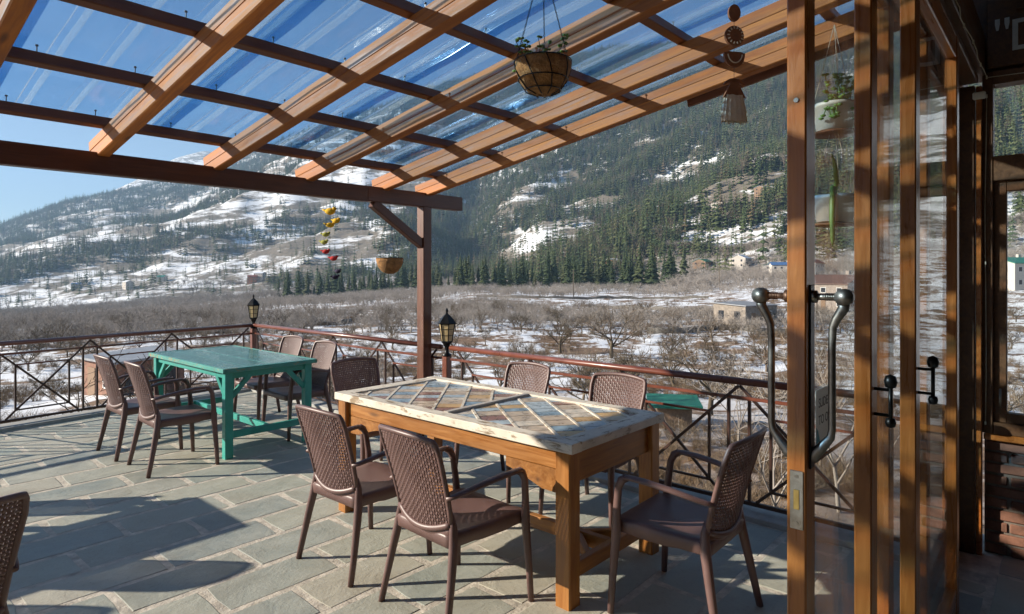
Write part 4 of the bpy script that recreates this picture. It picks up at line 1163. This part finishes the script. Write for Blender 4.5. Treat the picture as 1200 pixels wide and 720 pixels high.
def shrub_mesh(seed, n=60, mat=DRY):
    rr = random.Random(seed); m = MB()
    for i in range(n):
        a = rr.uniform(0,6.283); q = Vector((rr.uniform(-.15,.15), rr.uniform(-.15,.15), -.05)); d = Vector((math.cos(a)*rr.uniform(.1,.8), math.sin(a)*rr.uniform(.1,.8), 1)).normalized()
        P = [q]; L = rr.uniform(.4,1.0)
        for k in range(3):
            d = (d+Vector((rr.uniform(-.3,.3), rr.uniform(-.3,.3), rr.uniform(-.15,.1)))).normalized(); q = q+d*L/3; P.append(q)
        m.tube(P, [.007,.0055,.004,.002], 3, cap=False)
        for k in range(3):
            s0 = P[rr.randint(1,3)]; d2 = (d+Vector((rr.uniform(-.9,.9), rr.uniform(-.9,.9), rr.uniform(-.2,.5)))).normalized()
            m.tube([s0, s0+d2*rr.uniform(.08,.25)], [.004,.0015], 3, cap=False)
    return m.mesh('shrub', mat)

rng = np.random.default_rng(21)
U2 = lambda phi: 600+736*np.tan(phi)
# ---- conifer forest on the slopes: where the slopes carry it is decided by noise and by the lie of the flank
def forest():
    N = 210000
    phi = rng.uniform(-.72, .72, N); t = rng.uniform(0.0, 1.03, N)
    t = np.where(rng.random(N) < .5, t, t**.8)
    R0 = tab(phi, FOOT_R); R1 = tab(phi, RIDGE_R); r = R0+(R1-R0)*t
    d = r*np.cos(phi); s = r*np.sin(phi); x = d*FW[0]+s*RT[0]; y = d*FW[1]+s*RT[1]; z = land(x, y)
    u = U2(phi); v = 320-736*(z-EYE)/d
    # flank character: share of forest by bearing and height on the slope
    left = np.interp(t, [0,.12,.3,.5,.7,.85,1.0], [.30,.45,.42,.42,.50,.82,.98])
    right = np.interp(t, [0,.08,.16,.28,.42,.6,1.0], [.25,.37,.46,.61,.69,.84,.96])
    k = np.clip((u-470)/110, 0, 1); share = left*(1-k)+right*k
    share = share + .5*np.exp(-((u-545)/45)**2)*np.clip(1.2-t*1.6,0,1)          # shady ravine
    share = share - .30*np.exp(-((u-850)/95)**2)*np.clip(1.1-t*2.6,0,1) - .22*np.exp(-((u-640)/60)**2)*np.exp(-((t-.12)/.07)**2)
    n1 = fbm(x/330., y/330.+z/110., 51, 5, .55); n2 = fbm(x/70.+z/25., y/70., 61, 4, .6)
    n3 = fbm(x/38.+z/14., y/38., 67, 3, .6)
    n = n1*.50+n2*.32+n3*.18
    rank = np.clip((n-.33)/.34, 0, 1)
    keep = (rank < share) & ((rng.random(N) < .92) | (rank < share-.15))
    keep |= (rng.random(N) < .05)
    far = np.clip((r-1300)/3000,0,1)
    keep &= rng.random(N) < (.62 + .38*(u > 470))
    sc = np.clip(13.0*np.exp(rng.normal(0,.32,N)), 5, 27)*(1+.25*far)*(.8+.5*fbm(x/120.,y/120.,77,3))
    i = np.where(keep)[0]
    return np.stack([x[i], y[i], z[i]-.5], 1), sc[i]
FP, FS = forest()
print('forest trees', len(FP))
scatter('conifer_forest', FP, FS, rng.uniform(0,6.28,len(FP)), [conifer_mesh(7,6,i,rad=.20) for i in range(5)]+[conifer_mesh(8,5,50+i,rad=.25,ragged=.5) for i in range(3)]+[conifer_mesh(6,6,60+i,rad=.17,ragged=.3) for i in range(2)]+[merged(*bare_tree(160, .4, 4, (4,3,2), .3, .9), BARKN)], 'dark green conifer forest covering the snowy mountain slopes', 'forest', rng.uniform(.7,1.35,len(FP)))

# ---- valley floor: leafless orchards
low = [merged(*bare_tree(100+i, .6, 5, (4,3,2)), BARK) for i in range(5)]
def orchard():
    N = 17000
    phi = rng.uniform(-.72,.72,N); r = 85*np.exp(rng.random(N)**.75*math.log(980/85.))
    r = np.minimum(r, tab(phi, FOOT_R)*1.18)
    d = r*np.cos(phi); s = r*np.sin(phi); x = d*FW[0]+s*RT[0]; y = d*FW[1]+s*RT[1]; z = land(x,y)
    n = fbm(x/45., y/45., 71, 4); keep = n > np.interp(r, [85,130,260,600],[.55,.53,.46,.32])
    u = U2(phi)
    sc = rng.uniform(1.9,4.2,N)*np.interp(r,[60,300],[.8,1.15])*np.where((r > 450) & (u < 560), rng.uniform(1.2,2.4,N), 1)*np.where((u > 780)&(r > 260), rng.uniform(1.1,2.2,N), 1)
    i = np.where(keep)[0]; return np.stack([x[i],y[i],z[i]],1), sc[i]
OP, OS = orchard()
print('orchard', len(OP))
scatter('distant_orchard', OP, OS, rng.uniform(0,6.28,len(OP)), low, 'grey brown leafless orchard covering the far valley floor', 'orchard', rng.uniform(.9,1.5,len(OP)))
# ---- dry scrub between the trees
def scrub():
    N = 11000
    phi = rng.uniform(-.74,.74,N); r = 8.6*np.exp(rng.random(N)**.75*math.log(190/8.6))
    d = r*np.cos(phi); s = r*np.sin(phi); x = d*FW[0]+s*RT[0]; y = d*FW[1]+s*RT[1]; z = land(x,y)
    out = (x > RX+.8) | (y > 8.46-.104*(RX-x)+.8)
    keep = out & (fbm(x/9., y/9., 81, 4) > .49)
    i = np.where(keep)[0]; return np.stack([x[i],y[i],z[i]],1), (rng.uniform(.3,1.0,N)*np.where(r<25,.75,1))[i]
SP, SS_ = scrub()
print('scrub', len(SP))
scatter('dry_scrub', SP, SS_, rng.uniform(0,6.28,len(SP)), [shrub_mesh(i, 40) for i in range(4)], 'dry brown scrub and weeds between the orchard trees', 'scrub', rng.uniform(.8,1.6,len(SP)))

# ---- orchard trees one can tell apart
kinds = []
for i in range(6):
    T, C = bare_tree(10+i, (.62,.75,.5,.68,.4,.6)[i], (5,6,4,5,5,6)[i], (5,4,3)); kinds.append((T.mesh('trunk', BARKN, True), C.mesh('crown', BARKN)))
for i in range(3):
    T, C = bare_tree(40+i, .45, 4, (5,3,3), .15, .75, .36); kinds.append((T.mesh('trunk', BARK, True), C.mesh('crown', BARK)))
def orchard_tree(p, h, kind, rot, label='leafless orchard tree among snow patches on the valley floor', group='leafless trees of the near orchard', wide=1.0):
    t = empty('bare_tree', p, rot); tag(t, label, 'tree', group); t.scale = (h*wide, h*wide, h)
    link('trunk', kinds[kind][0], t); link('crown', kinds[kind][1], t)
    return t
for u, d, h, k, label in ((716,62,7.2,0,'dark spreading leafless tree behind the railing, its trunk showing between two armchair backs'),
                          (657,66,5.2,3,'low leafless tree beside the dark spreading one'),):
    orchard_tree(ground_at(u,d), h, k, 1.0, label, None, 1.15)
occ = [(716,62),(657,66)]
pts = []
tries = 0
while len(pts) < 235 and tries < 20000:
    tries += 1
    phi = rnd.uniform(-.71,.71); r = math.sqrt(rnd.uniform(24**2, 135**2)) if rnd.random() < .8 else rnd.uniform(22,70)
    d, s = r*math.cos(phi), r*math.sin(phi)
    if any((d-a)**2+(s-b)**2 < 4.6**2 for a,b in pts): continue
    if any(abs(600+736*s/d-u_) < 40 and abs(d-dd_) < 14 for u_,dd_ in occ): continue
    if vn(np.array([d/14.]), np.array([s/14.]), 91)[0] < .25: continue
    pts.append((d,s))
for d, s in pts:
    p = pix(d, s); p.z = land1(p.x, p.y)
    orchard_tree(p, rnd.uniform(2.3,4.1), rnd.randrange(6), rnd.uniform(0,6.28), wide=rnd.uniform(1.0,1.35))
for u, d, h, k in ((905,12.5,5.0,6),(985,13.5,6.0,8),(960,18,5.5,6),(868,19,5.0,7),(330,22,4.6,8),(445,24,5.2,6),(405,19,4.4,7)):
    orchard_tree(ground_at(u,d), h, k, u*.1, 'slender leafless sapling growing just below the terrace railing', 'saplings below the terrace')

# ---- conifers along the foot of the slope
grove = []
for i in range(6):
    me = conifer_mesh(15, 9, 300+i, rad=.16, core=False, mat=NEEDLE2, base=.12, ragged=.45); tr = MB(); tr.tube([(0,0,-.02),(0,0,.2),(0,0,.95)], [.014,.012,.003], 6); grove.append((tr.mesh('trunk', BARKN, True), me))
def conifer(u, d, h, label, group):
    p = ground_at(u,d); t = empty('conifer_tree', p, rnd.uniform(0,6.28)); tag(t, label, 'tree', group); w = h*rnd.uniform(.9,1.45); t.scale = (w,w,h)
    q = rnd.randrange(6); link('trunk', grove[q][0], t); link('crown', grove[q][1], t)
for i in range(190):
    u = rnd.uniform(515, 805) if i < 115 else rnd.uniform(325, 515)
    d = rnd.uniform(320, 400) if u > 515 else rnd.uniform(400, 480)
    h = rnd.uniform(8, 20) if u < 640 else rnd.uniform(9, 24)
    if 745 < u: h *= 1.15
    conifer(u, d, h, 'dark conifer in the belt of trees along the foot of the slope', 'conifer belt at the valley edge')

# ------------------------------------------------------------------ houses in the valley
def m_corr(name, c): return m_plain(name, c, .5, .2, .25, 3, .1)
ROOFG = m_corr('grey_metal_roof', (.30,.31,.33)); ROOFGR = m_corr('green_metal_roof', (.03,.22,.15)); ROOFR = m_corr('rust_red_roof', (.28,.09,.05)); ROOFB = m_corr('blue_roof', (.08,.17,.36)); ROOFS = m_plain('snowy_roof', (.72,.75,.8), .8)
WALLW = m_plain('pale_plaster', (.55,.50,.44), .9); WALLB = m_plain('brown_wall', (.26,.17,.11), .9); WALLO = m_plain('orange_wall', (.45,.17,.07), .9); WBRICK = m_plain('brick_hut_wall', (.27,.14,.095), .9, 0, .5, 3)
WPANE = m_plain('dark_window', (.03,.035,.045), .15, 0, .2, 5, 0)
def house(u, d, w, l, h, roof, wall, rot, label, storeys=1, pitch=.35, shed=False, group=None, zoff=0, openings=True):
    p = ground_at(u, d); p.z += zoff-.4
    t = empty('house', p, AZ+R_(rot)); tag(t, label, 'house', group)
    H = h+.4
    MB().quadbox(-l/2,l/2,-w/2,w/2,-1.5,H).build('wall', wall, t)
    m = MB(); e = .35; rh = pitch*l/2
    if shed:
        m.v = [(-l/2-e,-w/2-e,H+.02),(l/2+e,-w/2-e,H+rh),(l/2+e,w/2+e,H+rh),(-l/2-e,w/2+e,H+.02)]; m.v += [(a,b,c+.12) for a,b,c in m.v]
        m.f = [[3,2,1,0],[4,5,6,7],[0,1,5,4],[1,2,6,5],[2,3,7,6],[3,0,4,7]]
        g = MB(); 
        for yy in (-w/2, w/2-.02):
            b = len(g.v); g.v += [(-l/2,yy,H),(l/2,yy,H),(l/2,yy,H+rh-.05),(-l/2,yy+.02,H),(l/2,yy+.02,H),(l/2,yy+.02,H+rh-.05)]; g.f += [[b,b+1,b+2],[b+5,b+4,b+3],[b,b+3,b+4,b+1],[b+1,b+4,b+5,b+2],[b+2,b+5,b+3,b]]
        g.build('gable', wall, t)
    else:
        m.v = [(-l/2-e,-w/2-e,H-.1),(0,-w/2-e,H+rh),(l/2+e,-w/2-e,H-.1),(-l/2-e,w/2+e,H-.1),(0,w/2+e,H+rh),(l/2+e,w/2+e,H-.1)]; m.v += [(a,b,c+.14) for a,b,c in m.v]
        m.f = [[0,3,4,1],[1,4,5,2],[6,7,10,9],[7,8,11,10],[0,1,7,6],[1,2,8,7],[3,9,10,4],[4,10,11,5],[0,6,9,3],[2,5,11,8]]
        g = MB(); g.v = [(-l/2,-w/2,H),(l/2,-w/2,H),(0,-w/2,H+rh-.02),(-l/2,w/2,H),(l/2,w/2,H),(0,w/2,H+rh-.02)]; g.f = [[0,1,2],[5,4,3],[0,2,5,3],[1,4,5,2]]; g.build('gable', wall, t)
    ro = m.build('roof', roof, t)
    if not shed: MB().bbox(l*.18,l*.18+.7,-w*.22,-w*.22+.7,H+rh*.4,H+rh+.9,.05).build('chimney', wall, ro)
    sh = h/storeys
    for st in range(storeys if openings else 0):
        n = max(2, int(w/2.6))
        for k in range(n):
            y = -w/2+w*(k+.5)/n; z0 = .4+sh*st+sh*.32
            if st == 0 and k == n//2: MB().quadbox(-l/2-.05,-l/2+.05,y-.45,y+.45,.4,.4+min(2.0,sh*.8)).build('door', WALLB, t); continue
            f = MB().quadbox(-l/2-.05,-l/2+.04,y-.55,y+.55,z0,z0+sh*.42).build('window', WHITEPAINT, t)
            MB().quadbox(-l/2-.07,-l/2-.045,y-.44,y+.44,z0+.1,z0+sh*.42-.1).build('pane', WPANE, f)
        y = 0; z0 = .4+sh*st+sh*.32
        for q in (-.25,.25):
            for sy in (-1,1): MB().quadbox(q*l-.5,q*l+.5,sy*w/2-.05,sy*w/2+.05,z0,z0+sh*.42).build('window', WPANE, t)
    return t
house(158, 36, 4.0, 3.6, 2.1, ROOFG, WBRICK, -35, 'small red brick hut with a grey sheet roof seen through the crossed railing', shed=True, pitch=.12, zoff=-.1)
house(873, 96, 7.0, 6.0, 3.0, ROOFG, m_plain('grey_brown_wall', (.27,.23,.19), .9, 0, .4, 2), 30, 'low grey roofed shed in the snowy orchard', shed=True, pitch=.10)
house(978, 120, 9.5, 7.0, 5.0, m_corr('brown_metal_roof', (.17,.10,.08)), m_plain('dull_plaster', (.36,.30,.26), .9, 0, .3, 2), -60, 'two storey dun house with a dull brown roof seen through the door glass', 2, .45)
house(789, 24, 1.25, 1.3, .8, ROOFGR, WALLB, -10, 'green sheet roof of a little shelter just below the terrace', shed=True, pitch=.1, openings=False)
house(1193, 150, 12, 9, 6.0, ROOFGR, WALLW, 10, 'pale house with a green roof seen through the room window', 2, .3)
hs = [(905,330,ROOFGR,WALLW,'pale house with a green roof at the foot of the wooded slope',2),(918,300,ROOFB,WALLW,'pale house with a blue roof at the foot of the wooded slope',2),(868,390,ROOFS,WALLW,'pale house with snow on its roof above the orchard',2),
      (824,430,ROOFGR,WALLB,'brown house with a green roof at the end of the conifer belt',1),(719,480,ROOFS,WALLO,'orange house standing above the conifer belt',2),(771,640,ROOFS,WALLW,'tall pale block standing on the slope among conifers',4),
      (842,520,ROOFR,WALLW,'pale house with a red roof on the lower slope',2),(893,520,ROOFS,WALLB,'brown house with snow on its roof on the lower slope',2),
      (150,840,ROOFS,WALLW,'pale house with a snowy roof at the valley bottom by the far mountain',3),(190,860,ROOFGR,WALLW,'pale house with a green roof at the valley bottom by the far mountain',2),
      (296,790,ROOFR,WALLO,'orange house with a red roof on the far slope',3),(305,800,ROOFS,WALLW,'white house beside the orange one on the far slope',3),(90,880,ROOFB,WALLW,'white house with a blue roof at the valley bottom',2),
      (948,260,ROOFR,WALLW,'white house with a red roof, half hidden by the door frame',2)]
for u, d, r, w, lab, st in hs: house(u, d, rnd.uniform(9,14), rnd.uniform(8,10), 2.9*st, r, w, rnd.uniform(-70,70), lab, st, rnd.uniform(.3,.5), group='village houses')
t = tag(MB().bbox(-1.1,1.1,-.7,.7,0,.5,.2).build('tarpaulin', m_plain('blue_tarpaulin', (.03,.12,.36), .5, 0, .3, 4, .5, .05)), 'blue tarpaulin over a heap in the orchard', 'tarpaulin'); t.location = ground_at(326, 62)

# low field walls of stacked stone and two poles in the valley
WALLSTONE = m_plain('field_stone', (.16,.145,.125), .95, 0, .5, 1.5, 1.0, .1)
for i, (u0, u1, d0, d1, lab) in enumerate(((545,700,118,104,'low stone field wall between the lantern post and the spreading tree'),(690,905,150,128,'low stone field wall beyond the spreading leafless tree'),(330,480,104,112,'low stone field wall beyond the corner lantern'),
        (560,830,205,190,'low stone field wall in front of the conifer belt'),(760,920,88,84,'low stone field wall in front of the grey roofed shed'),(30,270,86,92,'low stone field wall beyond the brick hut'))):
    m = MB(); n = 30; P = []
    for q in range(n+1):
        f = q/n; p = ground_at(u0+(u1-u0)*f, d0+(d1-d0)*f+3*math.sin(f*7+i)); P.append(p)
    for q in range(n+1):
        t_ = (P[min(n,q+1)]-P[max(0,q-1)]); t_.z = 0; t_.normalize(); nn = Vector((-t_.y, t_.x, 0)); hh = rnd.uniform(.55,.95)
        for a, z in ((-.35,-.5),(-.28,hh-.08),(-.15,hh),(.15,hh+rnd.uniform(-.1,.05)),(.28,hh-.1),(.35,-.5)): m.v.append(tuple(P[q]+nn*(a+rnd.uniform(-.05,.05))+Vector((0,0,z))))
    for q in range(n):
        for k in range(5): m.f.append([q*6+k, q*6+k+1, q*6+k+7, q*6+k+6])
    m.f.append([5,4,3,2,1,0]); m.f.append([n*6+k for k in range(6)])
    tag(m.build('field_wall', WALLSTONE), lab, 'wall', 'field walls in the valley')
for u, d, lab in ((843,235,'wooden utility pole at the end of the conifer belt'),(672,210,'wooden utility pole in the orchard before the conifer belt')):
    t = empty('utility_pole', ground_at(u,d)); tag(t, lab, 'pole', 'utility poles')
    m = MB(); m.tube([(0,0,-.5),(0,0,9)], [.16,.11], 8); m.build('pole', BARKN, t, True)
    bar('cross_arm', (-.9*RT[0],-.9*RT[1],8.3), (.9*RT[0],.9*RT[1],8.3), .1, .12, BARKN, t)

# ------------------------------------------------------------------ air
m = MB(); m.quadbox(-6700, 6700, -6700, 6700, -160, 900)
hz = m.build('haze', None); tag(hz, kind='stuff')
k = NT('haze_air'); k.n.remove(k.b)
pv = k.n.new('ShaderNodeVolumePrincipled'); pv.inputs['Color'].default_value = (.42,.67,1.0,1); pv.inputs['Density'].default_value = 1.55e-4; pv.inputs['Anisotropy'].default_value = .1
k.l(pv.outputs[0], k.out.inputs['Volume']); hz.data.materials.append(k.m)
bm = bmesh.new(); bm.from_mesh(hz.data); bmesh.ops.recalc_face_normals(bm, faces=bm.faces); bm.to_mesh(hz.data); bm.free()
